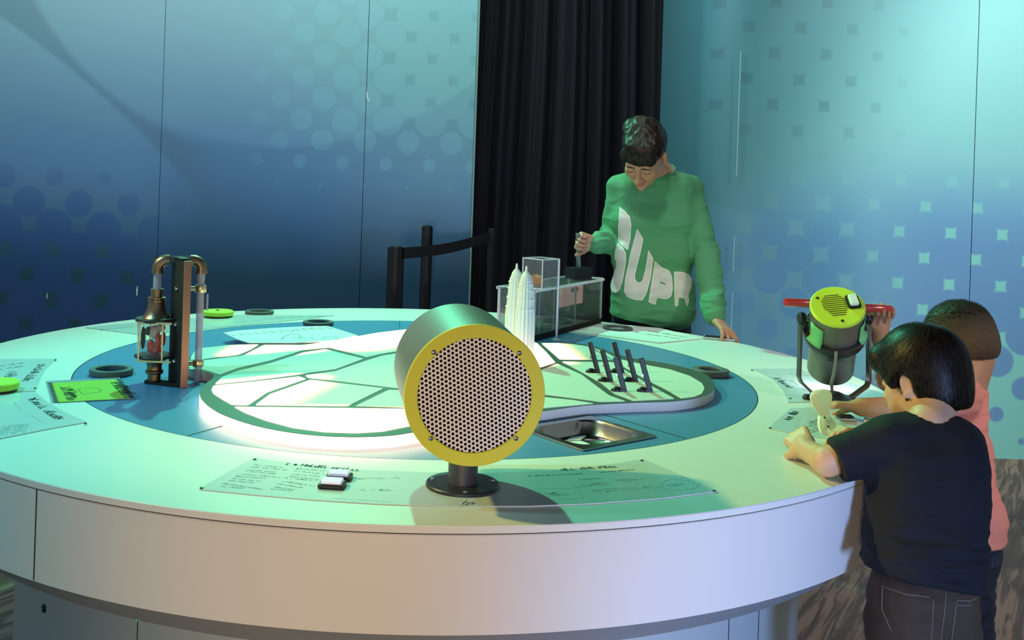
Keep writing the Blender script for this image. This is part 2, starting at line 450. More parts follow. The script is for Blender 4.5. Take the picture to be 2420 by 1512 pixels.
# left wall: 1.27 m panels butted with a hairline gap
def xs(px, py, Y): return at_Y(px, py, Y).x
xl = [xs(382, 300, YL) - 1.27 * 2, xs(382, 300, YL) - 1.27, xs(382, 300, YL), xs(863, 300, YL), xs(1117, 400, YL)]
bm = bmesh.new()
for a, c in zip(xl[:-1], xl[1:]):
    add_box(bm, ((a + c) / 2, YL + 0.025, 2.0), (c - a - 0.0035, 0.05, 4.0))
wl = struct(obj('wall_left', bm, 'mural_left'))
M['wall_edge'] = mat('wall backing', (28, 46, 56), 0.8)
o = obj('wall_backing', box(((xl[0] + xl[-1]) / 2 - 0.06, YL + 0.075, 2.0), (xl[-1] - xl[0] - 0.1, 0.04, 4.0)), 'wall_edge', wl)
M['tear'] = mat('exposed board', (214, 226, 226), 0.7)
def sliver(pts, Y, parent, name='peeled_tear'):
    bm = bmesh.new(); P = [at_Y(p[0], p[1], Y) for p in pts]
    lo = [bm.verts.new(p) for p in P]; f = bm.faces.new(lo)
    e = bmesh.ops.extrude_face_region(bm, geom=[f]); bmesh.ops.translate(bm, vec=(0, 0.0015, 0), verts=[v for v in e['geom'] if isinstance(v, bmesh.types.BMVert)])
    return obj(name, bm, 'tear', parent)
sliver([(866, 217), (868, 217), (869, 228), (874, 240), (870, 238), (866, 228)], YL - 0.002, wl)
sliver([(322, 684), (324, 676), (326, 678), (325, 696), (322, 700)], YL - 0.002, wl)
sliver([(110, 693), (112, 692), (112, 705), (110, 706)], YL - 0.002, wl)
# right wall: flat, its left end curving back behind the curtain
xr0 = xs(1800, 300, YR)
prof = [(3.9, YR)]
seam = xs(2305, 300, YR); prof_flat = [xr0 + (seam - xr0) * k / 4 for k in range(5)]
def curve_pt(k):                         # arc bending away from the viewer
    a = k; R = 0.27
    return (xr0 - R * math.sin(a), YR + R * (1 - math.cos(a)))
bm = bmesh.new()
def wall_strip(bm, pts, th=0.05, z0=0.0, z1=4.0):
    n = len(pts); A = []
    for i, p in enumerate(pts):
        q0, q1 = pts[max(i - 1, 0)], pts[min(i + 1, n - 1)]
        d = Vector((q1[0] - q0[0], q1[1] - q0[1])).normalized(); nn = Vector((-d.y, d.x))
        if nn.y < 0: nn = -nn
        A.append([bm.verts.new((p[0], p[1], z0)), bm.verts.new((p[0], p[1], z1)), bm.verts.new((p[0] + nn.x * th, p[1] + nn.y * th, z1)), bm.verts.new((p[0] + nn.x * th, p[1] + nn.y * th, z0))])
    for a, c in zip(A[:-1], A[1:]):
        for k in range(4): bm.faces.new((a[k], a[(k + 1) % 4], c[(k + 1) % 4], c[k]))
    bm.faces.new(A[0]); bm.faces.new(A[-1][::-1])
wall_strip(bm, [(seam + 0.002, YR), (3.95, YR)])
g1 = xs(1741, 300, YR)
wall_strip(bm, [(xr0, YR), (seam - 0.002, YR)])
arc = [curve_pt(k * PI / 2 / 14) for k in range(15)]; arc.append((arc[-1][0], YR + 1.35))
wall_strip(bm, arc[::-1])
wr = struct(obj('wall_right', bm, 'mural_right', angle=40))
obj('wall_backing', box(((xr0 + 3.95) / 2, YR + 0.08, 2.0), (3.95 - xr0, 0.04, 4.0)), 'wall_edge', wr)
M['bright_seam'] = mat('pale panel joint', (190, 225, 228), 0.4)  # pale strips along one panel joint
for (p, q) in (((1752, 120), (1741, 415)), ((1737, 560), (1733, 640)), ((1731, 690), (1727, 800))):
    a, c = at_Y(p[0], p[1], YR), at_Y(q[0], q[1], YR)
    obj('joint_strip', box((xs(1741, 400, YR) + 0.0, YR, (a.z + c.z) / 2), (0.0022, 0.006, a.z - c.z)), 'bright_seam', wr)
struct(obj('wall_back', box((0.4, 7.15, 2.0), (9.0, 0.1, 4.0)), 'wall_edge'))
struct(obj('trim_1', box((xl[-1] + 0.006, YL + 0.035, 2.0), (0.012, 0.10, 4.0)), mat('panel edge', (110, 150, 140), 0.6)))

# curtain
def curtain():
    bm = bmesh.new(); YC = 6.42; x0, x1 = xs(1085, 400, 6.4), xs(1720, 400, 6.4); n = 420; zs = [0.03 + 3.9 * k / 40 for k in range(41)]
    rnd = random.Random(3); ph = [rnd.uniform(0, 6.28) for _ in range(6)]
    cols = []
    for i in range(n + 1):
        x = x0 + (x1 - x0) * i / n; col = []
        for z in zs:
            s = x + 0.02 * math.sin(z * 1.3 + x * 3)
            d = 0.055 * math.sin(s * 34 + 1.6 * math.sin(s * 3.1 + ph[0])) + 0.022 * math.sin(s * 71 + 0.8 * math.sin(z * 0.8) + ph[1]) + 0.03 * math.sin(s * 11 + ph[2])
            col.append(bm.verts.new((x, YC + d, z)))
        cols.append(col)
    for a, c in zip(cols[:-1], cols[1:]):
        for k in range(len(zs) - 1): bm.faces.new((a[k], c[k], c[k + 1], a[k + 1]))
    o = obj('stage_curtain', bm, mat('black velour', (17, 16, 27), 0.85, noise=0.1, nscale=9, bump=0.2, bscale=400), smooth=True)
    sm = o.modifiers.new('thickness', 'SOLIDIFY'); sm.thickness = 0.004
    return tag(o, 'tall black pleated curtain hanging between the two printed walls', 'curtain')
curtain()

# stanchions
def stanchion(px, pytop, Y, r, label, belt=None, lit=True):
    top = at_Y(px, pytop, Y)
    t = thing('stanchion', label, 'stanchion', (top.x, Y, 0), 'black belt barrier posts')
    put(obj('post', lathe([(r, 0.02), (r, top.z - 0.004), (r * 0.97, top.z)], (top.x, Y, 0), seg=40), 'matte_black' if not lit else 'black', angle=40), t)
    put(obj('base_plate', lathe([(0.17, 0.0), (0.17, 0.012), (0.15, 0.022), (r, 0.028)], (top.x, Y, 0)), 'black', angle=40), t)
    put(obj('cap', lathe([(r * 0.8, 0), (r * 0.8, 0.006), (r * 0.6, 0.010)], (top.x, Y, top.z)), 'dark_metal', angle=40), t)
    if lit:
        put(obj('belt_slot', box((top.x + r * 0.25, Y - r * 0.95, top.z - 0.17), (0.006, 0.012, 0.34)), 'seam'), t)
    return t, top
t1, a1 = stanchion(936, 585, 5.0, 0.043, 'thick black barrier post nearest the round table with belt clipped on')
t2, a2 = stanchion(1010, 536, 5.75, 0.033, 'tall black barrier post standing behind the belt against the left wall')
t3, a3 = stanchion(1163, 543, 5.85, 0.026, 'thin black barrier post in front of the curtain at far end of belt', lit=False)
p, q = at_Y(955, 598, 4.97), at_Y(1155, 559, 5.83)
bm = bmesh.new(); cs = []
for k in range(13):
    f = k / 12; c = p.lerp(q, f); c.z -= 0.02 * math.sin(PI * f); h = 0.029
    cs.append([bm.verts.new((c.x, c.y - 0.001, c.z - h)), bm.verts.new((c.x, c.y - 0.001, c.z + h)), bm.verts.new((c.x, c.y + 0.001, c.z + h)), bm.verts.new((c.x, c.y + 0.001, c.z - h))])
for a, c in zip(cs[:-1], cs[1:]):
    for k in range(4): bm.faces.new((a[k], a[(k + 1) % 4], c[(k + 1) % 4], c[k]))
put(obj('belt', bm, mat('webbing', (34, 32, 36), 0.8, bump=0.3, bscale=500)), t1)

# ============================================================ ROUND TABLE
tab = thing('round_table', 'large round white exhibit table with blue inlaid disc and deep white apron', 'table', (TC[0], TC[1], 0))
O = (TC[0], TC[1], 0)
def part(name, bm, m, t, **k): return put(obj(name, bm, m, **k), t)
def ring_flat(r0, r1, z0, z1, seg=256):
    bm = bmesh.new(); add_lathe(bm, [(r0, z0), (r1, z0), (r1, z1 - 0.0015), (r1 - 0.0015, z1), (r0, z1), (r0, z0)], O, seg=seg, cap=False)
    bmesh.ops.remove_doubles(bm, verts=bm.verts[:], dist=1e-6); return bm
part('tabletop', ring_flat(IR, TR, TZ - 0.012, TZ), 'white_top', tab, angle=30)
part('seam_groove', ring_flat(1.05, TR - 0.004, TZ - 0.016, TZ - 0.011), 'seam', tab, angle=30)
part('apron', ring_flat(1.20, TR - 0.001, 0.627, TZ - 0.0145), 'white_side', tab, angle=30)
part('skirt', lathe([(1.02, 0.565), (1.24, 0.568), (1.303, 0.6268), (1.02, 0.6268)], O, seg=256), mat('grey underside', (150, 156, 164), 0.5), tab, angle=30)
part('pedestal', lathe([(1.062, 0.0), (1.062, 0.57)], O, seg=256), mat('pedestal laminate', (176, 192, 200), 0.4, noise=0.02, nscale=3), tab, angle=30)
def edge_at(px, py, r, lo, hi, wdt=0.0016, name='panel_joint'):
    d = ray(px, py); ox, oy = -TC[0], -TC[1]; A = d.x ** 2 + 1; B = 2 * (d.x * ox + oy); Cc = ox * ox + oy * oy - r * r
    t = (-B - math.sqrt(B * B - 4 * A * Cc)) / (2 * A); x, y = d.x * t, t; a = math.atan2(y - TC[1], x - TC[0])
    return part(name, box((TC[0] + r * math.cos(a), TC[1] + r * math.sin(a), (lo + hi) / 2), (0.002, wdt, hi - lo), Matrix.Rotation(a, 3, 'Z')), 'seam', tab), a
edge_at(84, 1250, TR - 0.001, 0.629, TZ - 0.0145)
edge_at(325, 1490, 1.062, 0.0, 0.565); edge_at(638, 1505, 1.062, 0.0, 0.565); edge_at(1722, 1480, 1.062, 0.0, 0.565); edge_at(1792, 1480, 1.062, 0, 0.565)
# round bolts / lamp on the pedestal
def on_ped(px, py):
    d = ray(px, py); r = 1.062; ox, oy = -TC[0], -TC[1]; A = d.x ** 2 + 1; B = 2 * (d.x * ox + oy); Cc = ox * ox + oy * oy - r * r
    t = (-B - math.sqrt(B * B - 4 * A * Cc)) / (2 * A); p = Vector((d.x * t, t, CZ + d.z * t)); n = Vector((p.x - TC[0], p.y - TC[1], 0)).normalized(); return p, n
p, n = on_ped(105, 1437); part('lock', lathe([(0.009, 0), (0.009, 0.003), (0.006, 0.005), (0.0, 0.005)], p, n, 24), 'black', tab, angle=40)
part('lock_core', lathe([(0.004, 0), (0.004, 0.002), (0, 0.002)], p + n * 0.004, n, 16), 'steel', tab)
p, n = on_ped(326, 1460)
part('indicator_light', lathe([(0.005, 0), (0.004, 0.003), (0, 0.004)], p, n, 20), mat('green led', (40, 220, 70), 0.4, emit=(40, 255, 80), estr=0.6), tab)
# blue inlay with the cut-out for the tray
tr = [at_z(*q, TZ) for q in ((1250, 1010), (1376, 1063), (1543, 1033), (1425, 985))]
# rectangle fitted: front edge F0-F1, depth dir
F0, F1, B1 = at_z(1378, 1064, TZ), at_z(1543, 1033, TZ), at_z(1420, 984, TZ)
e1 = (F1 - F0); e2 = (B1 - F1); e2 = e2 - e1 * (e2.dot(e1) / e1.dot(e1))
tray_q = [F0, F1, F1 + e2, F0 + e2]
hole = rounded([F0.lerp(tray_q[2], 0.03), F1.lerp(tray_q[3], 0.03), tray_q[2].lerp(F0, 0.03), tray_q[3].lerp(F1, 0.03)], 0.03)
outer = [Vector((TC[0] + (IR - 0.0015) * math.cos(2 * PI * k / 256), TC[1] + (IR - 0.0015) * math.sin(2 * PI * k / 256))) for k in range(256)]
bm = bmesh.new(); ed = []
for loop in (outer, hole):
    vsn = [bm.verts.new((p.x, p.y, TZ - 0.0005)) for p in loop]
    ed += [bm.edges.new((vsn[i], vsn[(i + 1) % len(vsn)])) for i in range(len(vsn))]
bmesh.ops.triangle_fill(bm, edges=ed, use_beauty=True)
ext = bmesh.ops.extrude_face_region(bm, geom=bm.faces[:]); bmesh.ops.translate(bm, vec=(0, 0, -0.010), verts=[v for v in ext['geom'] if isinstance(v, bmesh.types.BMVert)])
part('blue_disc', bm, 'blue_top', tab)
part('disc_joint', ring_flat(IR - 0.003, IR + 0.001, TZ - 0.014, TZ - 0.0002), 'seam', tab)
def surf_line(p, q, wd=0.0018, z=TZ - 0.0004, name='joint_line'):
    a, c = at_z(*p, TZ), at_z(*q, TZ); d = c - a; ang = math.atan2(d.y, d.x)
    part(name, box(((a.x + c.x) / 2, (a.y + c.y) / 2, z), (d.length, wd, 0.0012), Matrix.Rotation(ang, 3, 'Z')), 'seam', tab)
surf_line((444, 1029), (568, 994)); surf_line((1395, 970), (1622, 1036)); surf_line((944, 759), (944, 776))
lg = M['seam']
# ============================================================ RAISED MAP
PH = 0.824
pt = thing('map_platform', 'raised backlit park map with green and glowing white zones on the blue disc', 'map', (at_z(900, 900, TZ).x, at_z(900, 900, TZ).y, TZ))
OUT = [(472, 926), (478, 945), (505, 968), (545, 987), (610, 1007), (690, 1022), (770, 1030), (850, 1032), (930, 1028), (1010, 1015), (1100, 998), (1200, 980), (1290, 970), (1345, 962), (1400, 956), (1500, 951), (1590, 948), (1650, 939), (1681, 926), (1689, 910), (1678, 892), (1655, 879), (1610, 866), (1555, 855), (1500, 847), (1450, 834), (1400, 817), (1345, 810), (1270, 809), (1200, 800), (1130, 785), (1060, 777), (985, 776), (930, 782), (880, 792), (830, 803), (780, 810), (700, 812), (620, 811), (560, 813), (505, 818), (465, 828), (446, 845), (440, 862), (458, 874), (490, 880), (505, 890), (484, 908)]
outl = catmull([at_z(*p, PH) for p in OUT], 5)
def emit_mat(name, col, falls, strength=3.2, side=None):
    """backlit translucent sheet: the glow fringe is painted into emission along given lines, fading away from them.
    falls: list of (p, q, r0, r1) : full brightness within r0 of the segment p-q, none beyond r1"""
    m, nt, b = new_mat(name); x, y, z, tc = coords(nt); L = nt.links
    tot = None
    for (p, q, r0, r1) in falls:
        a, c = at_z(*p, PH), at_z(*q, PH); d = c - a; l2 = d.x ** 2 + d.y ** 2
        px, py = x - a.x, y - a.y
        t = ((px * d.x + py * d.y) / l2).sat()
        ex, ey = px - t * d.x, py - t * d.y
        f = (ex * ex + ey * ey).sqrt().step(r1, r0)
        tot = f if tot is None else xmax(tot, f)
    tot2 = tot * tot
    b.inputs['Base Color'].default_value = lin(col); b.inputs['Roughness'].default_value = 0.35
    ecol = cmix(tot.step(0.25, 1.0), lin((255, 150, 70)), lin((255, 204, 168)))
    L.new(ecol, b.inputs['Emission Color']); L.new((tot2 * strength).v, b.inputs['Emission Strength'])  # glow and its orange fringe painted into emission by distance
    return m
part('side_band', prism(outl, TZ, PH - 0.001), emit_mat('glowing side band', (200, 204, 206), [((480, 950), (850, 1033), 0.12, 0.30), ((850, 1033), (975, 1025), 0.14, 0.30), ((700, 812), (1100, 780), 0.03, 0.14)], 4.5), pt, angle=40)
rimc = mat('dark rim', (66, 78, 70), 0.5, noise=0.05)
part('rim', prism(outl, PH - 0.001, PH, 0.0), rimc, pt, angle=40)
def Aq(l): return [(440 + x / 3.979, 700 + y / 3.979) for x, y in l]
def Bq(l): return [(1200 + x / 3.903, 780 + y / 3.903) for x, y in l]
W = 'lit'
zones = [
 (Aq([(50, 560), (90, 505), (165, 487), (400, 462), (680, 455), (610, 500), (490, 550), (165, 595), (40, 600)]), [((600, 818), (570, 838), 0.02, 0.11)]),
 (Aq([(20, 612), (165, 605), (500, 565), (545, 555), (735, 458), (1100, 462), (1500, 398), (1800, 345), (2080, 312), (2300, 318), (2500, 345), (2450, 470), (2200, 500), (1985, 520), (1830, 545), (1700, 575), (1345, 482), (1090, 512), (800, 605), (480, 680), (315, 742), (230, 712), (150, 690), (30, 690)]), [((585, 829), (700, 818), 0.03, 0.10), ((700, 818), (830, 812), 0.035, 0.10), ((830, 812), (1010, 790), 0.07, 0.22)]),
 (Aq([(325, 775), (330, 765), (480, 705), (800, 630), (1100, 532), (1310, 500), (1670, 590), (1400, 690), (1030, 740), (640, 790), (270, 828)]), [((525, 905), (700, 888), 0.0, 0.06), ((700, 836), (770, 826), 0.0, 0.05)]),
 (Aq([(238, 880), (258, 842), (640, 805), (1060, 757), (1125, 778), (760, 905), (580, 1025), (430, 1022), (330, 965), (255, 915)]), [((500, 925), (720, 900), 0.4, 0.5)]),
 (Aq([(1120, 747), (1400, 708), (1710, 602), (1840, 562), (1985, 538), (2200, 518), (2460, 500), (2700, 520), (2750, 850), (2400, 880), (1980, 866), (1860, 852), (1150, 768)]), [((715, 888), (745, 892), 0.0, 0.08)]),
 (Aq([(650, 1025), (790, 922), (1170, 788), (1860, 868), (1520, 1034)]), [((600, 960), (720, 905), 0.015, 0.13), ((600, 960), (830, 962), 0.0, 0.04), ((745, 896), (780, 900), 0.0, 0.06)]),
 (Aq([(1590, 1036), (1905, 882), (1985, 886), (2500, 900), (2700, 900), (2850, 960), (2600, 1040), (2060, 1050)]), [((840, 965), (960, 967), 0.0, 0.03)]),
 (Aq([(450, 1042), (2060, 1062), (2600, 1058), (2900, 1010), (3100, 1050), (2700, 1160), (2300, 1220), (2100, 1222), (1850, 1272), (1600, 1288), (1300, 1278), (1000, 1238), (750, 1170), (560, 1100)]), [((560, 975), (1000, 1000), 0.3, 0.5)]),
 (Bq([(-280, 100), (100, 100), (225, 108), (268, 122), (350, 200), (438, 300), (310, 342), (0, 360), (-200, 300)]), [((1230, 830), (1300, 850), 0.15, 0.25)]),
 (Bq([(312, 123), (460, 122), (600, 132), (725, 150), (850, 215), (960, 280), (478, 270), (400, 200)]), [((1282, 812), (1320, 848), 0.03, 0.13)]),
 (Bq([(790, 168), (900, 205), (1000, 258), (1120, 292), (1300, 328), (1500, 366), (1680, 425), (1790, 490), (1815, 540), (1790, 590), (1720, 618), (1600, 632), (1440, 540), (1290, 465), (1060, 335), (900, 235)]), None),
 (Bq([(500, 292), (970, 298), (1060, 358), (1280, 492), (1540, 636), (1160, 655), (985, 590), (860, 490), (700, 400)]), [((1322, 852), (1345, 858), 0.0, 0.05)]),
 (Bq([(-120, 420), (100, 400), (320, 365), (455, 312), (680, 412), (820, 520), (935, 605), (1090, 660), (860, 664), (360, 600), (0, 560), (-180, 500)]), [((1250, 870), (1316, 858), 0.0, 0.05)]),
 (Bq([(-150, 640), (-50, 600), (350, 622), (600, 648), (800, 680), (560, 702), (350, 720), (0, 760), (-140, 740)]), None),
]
plain = mat('map sheet', (206, 222, 212), 0.4, noise=0.02, nscale=5)
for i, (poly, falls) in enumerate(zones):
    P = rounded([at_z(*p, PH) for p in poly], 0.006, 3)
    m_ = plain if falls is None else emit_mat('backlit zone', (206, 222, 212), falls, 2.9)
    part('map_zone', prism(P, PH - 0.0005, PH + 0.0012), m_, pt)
# ============================================================ LOUDSPEAKER TUBE
M['drum_grey'] = mat('satin grey coating', (108, 112, 114), 0.42, metal=0.15, noise=0.03, nscale=60)
sp0 = at_z(1093, 1150, TZ) + Vector((0, 0, 0.0026))
spk = thing('loudspeaker', 'large round speaker drum with yellow-green rim and perforated white face on a short stem', 'speaker', sp0)
part('base_plate', lathe([(0.0, 0.0), (0.066, 0.0), (0.066, 0.004), (0.064, 0.006), (0.0, 0.006)], sp0, seg=64), 'dark_metal', spk, angle=40)
part('stem', lathe([(0.0265, 0.006), (0.0265, 0.14)], sp0, seg=48), 'grey_metal', spk, angle=40)
for k, a in enumerate((0.25, 2.9, -1.5, 1.5)):
    part('screw', lathe([(0.004, 0), (0.0035, 0.0018), (0.0, 0.002)], sp0 + Vector((0.056 * math.cos(a), 0.056 * math.sin(a), 0.006)), seg=16), 'chrome', spk, angle=40)
fc = at_Y(1123, 935, 1.625); bc = at_Y(1076, 861, 1.865)
ax = (fc - bc).normalized(); Ls = (fc - bc).length
R1 = 168 / 2300 * 1.625 * 1.005; RB = R1 * 0.985
part('housing', lathe([(RB * 0.6, 0.0), (RB - 0.004, 0.0), (RB, 0.004), (RB, Ls - 0.006), (R1 * 0.8, Ls - 0.006), (R1 * 0.8, Ls - 0.01), (RB * 0.6, 0.01), (RB * 0.6, 0)], bc, ax, 128, cap=False), 'drum_grey', spk, angle=40)
part('back_cap', lathe([(0, -0.001), (RB * 0.985, -0.001), (RB * 0.985, 0.002), (0, 0.002)], bc, ax, 96, cap=False), 'grey_metal', spk, angle=40)
ri = 136 / 168 * R1
part('trim_ring', lathe([(ri, -0.006), (R1 - 0.001, -0.006), (R1, -0.005), (R1, -0.001), (R1 - 0.001, 0), (ri + 0.001, 0), (ri, -0.001), (ri, -0.006)], fc, ax, 160, cap=False), 'mustard', spk, angle=40)
Rf = frame_of(ax)
def grille_mat():
    m, nt, b = new_mat('perforated white metal'); x, y, z, tc = coords(nt); L, N = nt.links, nt.nodes
    ux, uy = Rf @ Vector((1, 0, 0)), Rf @ Vector((0, 1, 0))
    # in-plane frame with v up in the world
    vv = Vector((0, 0, 1)) - ax * ax.z; vv.normalize(); uu = vv.cross(ax).normalized()
    ca, sa = math.cos(0.09), math.sin(0.09); uu, vv = uu * ca + vv * sa, vv * ca - uu * sa
    ox, oy, oz = x - fc.x, y - fc.y, z - fc.z
    u = ox * uu.x + oy * uu.y + oz * uu.z; v = ox * vv.x + oy * vv.y + oz * vv.z
    P = 0.00775
    def hexd(u, v):
        a = P * math.sqrt(3)
        def cell(du, dv):
            p = ((u + du) / a + 100.0).fract() - 0.5; q = ((v + dv) / P + 100.0).fract() - 0.5
            p, q = p * a, q * P
            return (p * p + q * q).sqrt()
        return xmin(cell(0, 0), cell(a / 2, P / 2))
    hole = hexd(u, v).step(P * 0.36, P * 0.31)
    L.new(cmix(hole, lin((240, 232, 230)), lin((14, 12, 14))), b.inputs['Base Color'])
    L.new((1 - hole * 0.9).v, b.inputs['Specular IOR Level']); b.inputs['Roughness'].default_value = 0.45
    bp = N.new('ShaderNodeBump'); bp.inputs['Distance'].default_value = 0.002; bp.inputs['Strength'].default_value = 0.6
    L.new((1 - hole).v, bp.inputs['Height']); L.new(bp.outputs[0], b.inputs['Normal'])
    return m
part('grille', lathe([(0, -0.009), (ri + 0.002, -0.009), (ri + 0.002, -0.0045), (0, -0.0045)], fc, ax, 96, cap=False), grille_mat(), spk, angle=40)
vv = Vector((0, 0, 1)) - ax * ax.z; vv.normalize(); uu = vv.cross(ax).normalized()
for a in (45, 135, 225, 315):
    a = math.radians(a); p = fc + (uu * math.cos(a) + vv * math.sin(a)) * (ri + 0.0055)
    part('screw', lathe([(0.0042, 0), (0.0042, 0.0008), (0.003, 0.002), (0.0015, 0.0022), (0.0012, 0.001), (0, 0.001)], p, ax, 16), 'steel', spk, angle=40)

# ============================================================ RINGS AND DISCS
def ring(px, py, wpx, h, label, m='ring_grey', inner=0.72, zz=TZ):
    p = at_z(px, py, zz); r = wpx / 2 / 2300 * p.y
    o = obj('ring_puck', torusish(r * inner, r, 0, h, (0, 0, 0), seg=64), m, angle=40); o.location = (p.x, p.y, zz + 0.0002)
    return tag(o, label, 'ring', 'flat grey rings around the table')
ring(263, 884, 99, 0.016, 'dark grey ring lying on the blue disc behind the lime printed card')
ring(613, 741, 67, 0.012, 'dark grey ring on the far rim beside the lime disc')
ring(752, 767, 72, 0.013, 'grey ring behind the pale map sheet near the back of the table')
ring(1460, 777, 70, 0.008, 'thin grey ring on the white sheet in front of the green sweatshirt', zz=TZ + 0.006)
ring(1679, 886, 86, 0.018, 'green-grey ring beside the right end of the raised map', inner=0.6)
def knob(px, py, rpx, label, m='lime'):
    p = at_z(px, py, TZ); r = rpx / 2300 * p.y
    t = thing('turning_disc', label, 'disc', (p.x, p.y, TZ), 'lime turning discs on the table rim')
    part('foot', lathe([(r * 0.86, 0), (r * 0.86, 0.008)], p, seg=48), 'dark_metal', t, angle=40)
    part('dial', lathe([(0, 0.008), (r - 0.002, 0.008), (r, 0.010), (r, 0.022), (r - 0.003, 0.025), (0, 0.025)], p, seg=64, cap=False), m, t, angle=40)
    part('centre_bolt', lathe([(0.007, 0), (0.006, 0.003), (0, 0.0035)], p + Vector((-0.002, 0, 0.025)), seg=20), 'chrome', t, angle=40)
knob(515, 749, 36, 'lime green round disc on the far table rim right of the pipe stand')
knob(-8, 925, 50, 'lime green round disc at the left frame edge on the clear sheet')

# ============================================================ PRINTED SHEETS ON THE RIM
def sheet(name, label, cat, poly, group='printed instruction sheets under clear covers', th=0.002, bolts=(), m='panel', zz=TZ, rnd_=0.004):
    P = [at_z(*p, zz) for p in poly]; c = sum(P, Vector()) / len(P)
    t = thing(name, label, cat, (c.x, c.y, zz), group)
    part('backing', prism(rounded(P, rnd_), zz + 0.0002, zz + th), m, t)
    for b_ in bolts:
        p = at_z(*b_, zz + th); part('corner_bolt', lathe([(0.0032, 0), (0.0028, 0.002), (0, 0.0022)], p, seg=14), 'dark_metal', t, angle=40)
    return t
def printing(t, lines, seed, ink='ink', zz=TZ + 0.0021, name='printing'):
    """lines: (p, q, height_px)"""
    out = None
    for i, (p, q, h) in enumerate(lines):
        bm = bmesh.new()
        a, c = at_z(*p, zz), at_z(*q, zz); d = (c - a); d.z = 0; L_ = d.length
        hm = h / 2300 * a.y * 1.0 / max(0.25, (CZ - zz) / a.y)          # foreshortened height -> real
        up = Vector((-d.y, d.x, 0)).normalized()
        if up.y < 0 and abs(up.y) > 0.2: up = -up
        glyphs(bm, a, c, min(hm, 0.02), zz, seed + i, up=up, sketch=(name == 'diagram'), thick=(min(hm, 0.02) * 0.2 if name == 'title' else None))
        out = part('text_line' if name == 'printing' else name, bm, ink, t)
    return out
def outline(t, poly, wd=0.0012, ink='ink', zz=TZ + 0.0021, closed=True, name='diagram'):
    bm = bmesh.new(); P = [at_z(*p, zz) for p in poly]; n = len(P)
    for i in range(n if closed else n - 1):
        a, c = P[i], P[(i + 1) % n]; d = c - a; s = Vector((-d.y, d.x, 0)).normalized() * wd / 2
        bm.faces.new([bm.verts.new(q) for q in (a - s, c - s, c + s, a + s)])
    return part(name, bm, ink, t)
# front curved sheet
f = sheet('instruction_sheet', 'long curved clear instruction sheet along the front rim under the speaker stem', 'sheet',
          [(470, 1158), (520, 1128), (600, 1083), (700, 1098), (850, 1112), (1000, 1118), (1150, 1120), (1300, 1114), (1420, 1102), (1520, 1087), (1610, 1125), (1698, 1163), (1560, 1180), (1400, 1192), (1250, 1198), (1080, 1199), (900, 1193), (740, 1183), (600, 1171)],
          bolts=((602, 1086), (476, 1154), (1517, 1089), (1688, 1161)))
L1 = [((600, 1099), (668, 1105), 2.6), ((592, 1104), (674, 1111), 2.6), ((584, 1111), (652, 1116), 2.6), ((580, 1114), (650, 1121), 2.6), ((562, 1120), (660, 1129), 2.6), ((556, 1126), (626, 1131), 2.6), ((548, 1131), (618, 1138), 2.6), ((540, 1136), (602, 1142), 2.6), ((524, 1143), (618, 1157), 2.6), ((516, 1149), (574, 1155), 2.6),
      ((700, 1108), (766, 1113), 2.6), ((694, 1113), (764, 1121), 2.6), ((690, 1121), (754, 1126), 2.6), ((684, 1126), (752, 1134), 2.6), ((672, 1130), (750, 1137), 2.6), ((666, 1138), (740, 1149), 2.6), ((654, 1144), (712, 1153), 2.6), ((640, 1156), (690, 1160), 2.6), ((646, 1151), (700, 1158), 2.6)]
printing(f, L1, 5, 'ink_soft'); printing(f, [((676, 1098), (848, 1113), 6)], 30, name='title')
printing(f, [((1314, 1113), (1460, 1104), 5)], 31, name='title'); printing(f, [((1246, 1126), (1378, 1120), 2.5), ((1420, 1117), (1500, 1110), 2.5), ((1370, 1134), (1420, 1131), 2)], 32, 'ink')
printing(f, [((840, 1133), (945, 1131), 4), ((850, 1161), (930, 1160), 5), ((786, 1178), (835, 1181), 1.5), ((845, 1182), (930, 1187), 2)], 40, 'ink_soft', name='diagram')
outline(f, [(1268, 1156), (1350, 1153), (1366, 1158), (1378, 1174), (1376, 1178), (1296, 1180)], ink='ink_soft'); printing(f, [((1290, 1172), (1350, 1170), 10)], 44, 'ink_soft', name='diagram')
printing(f, [((1362, 1152), (1450, 1146), 8), ((1405, 1164), (1560, 1153), 7), ((1460, 1140), (1525, 1135), 7)], 47, mat('brown print', (150, 146, 128), 0.7), name='diagram')
outline(f, [(1560, 1150), (1572, 1136), (1592, 1132), (1625, 1136), (1652, 1146), (1648, 1152), (1600, 1159), (1575, 1156)], ink='ink_soft'); printing(f, [((1580, 1150), (1630, 1146), 6)], 48, 'ink_soft', name='diagram')
outline(f, [(1090, 1196), (1104, 1180)], ink='ink', closed=False); printing(f, [((1096, 1194), (1128, 1193), 9)], 49, 'ink', name='diagram')
# left curved sheets
f = sheet('instruction_sheet', 'clear sheet on the left rim above the lime disc with slanted heading', 'sheet', [(-160, 850), (135, 849), (112, 868), (97, 890), (88, 912), (84, 925), (-160, 935)], bolts=((131, 851), (83, 918)))
printing(f, [((52, 900), (93, 860), 5)], 60, name='title'); printing(f, [((0, 866), (60, 858), 6), ((0, 874), (54, 866), 5)], 61, 'ink_soft'); printing(f, [((0, 898), (24, 876), 4), ((8, 900), (30, 880), 4)], 62, 'ink_soft')
f = sheet('instruction_sheet', 'clear sheet on the left rim beside the lime printed card with small text block', 'sheet', [(-160, 938), (84, 928), (110, 950), (150, 974), (206, 999), (120, 1014), (0, 1038), (-120, 1062)], bolts=((202, 1001), (82, 942)))
printing(f, [((66, 943), (128, 990), 5)], 64, name='title'); printing(f, [((0, 1008 + k * 4), (72 - k * 3, 1002 + k * 4), 2.5) for k in range(6)], 66, 'ink_soft')
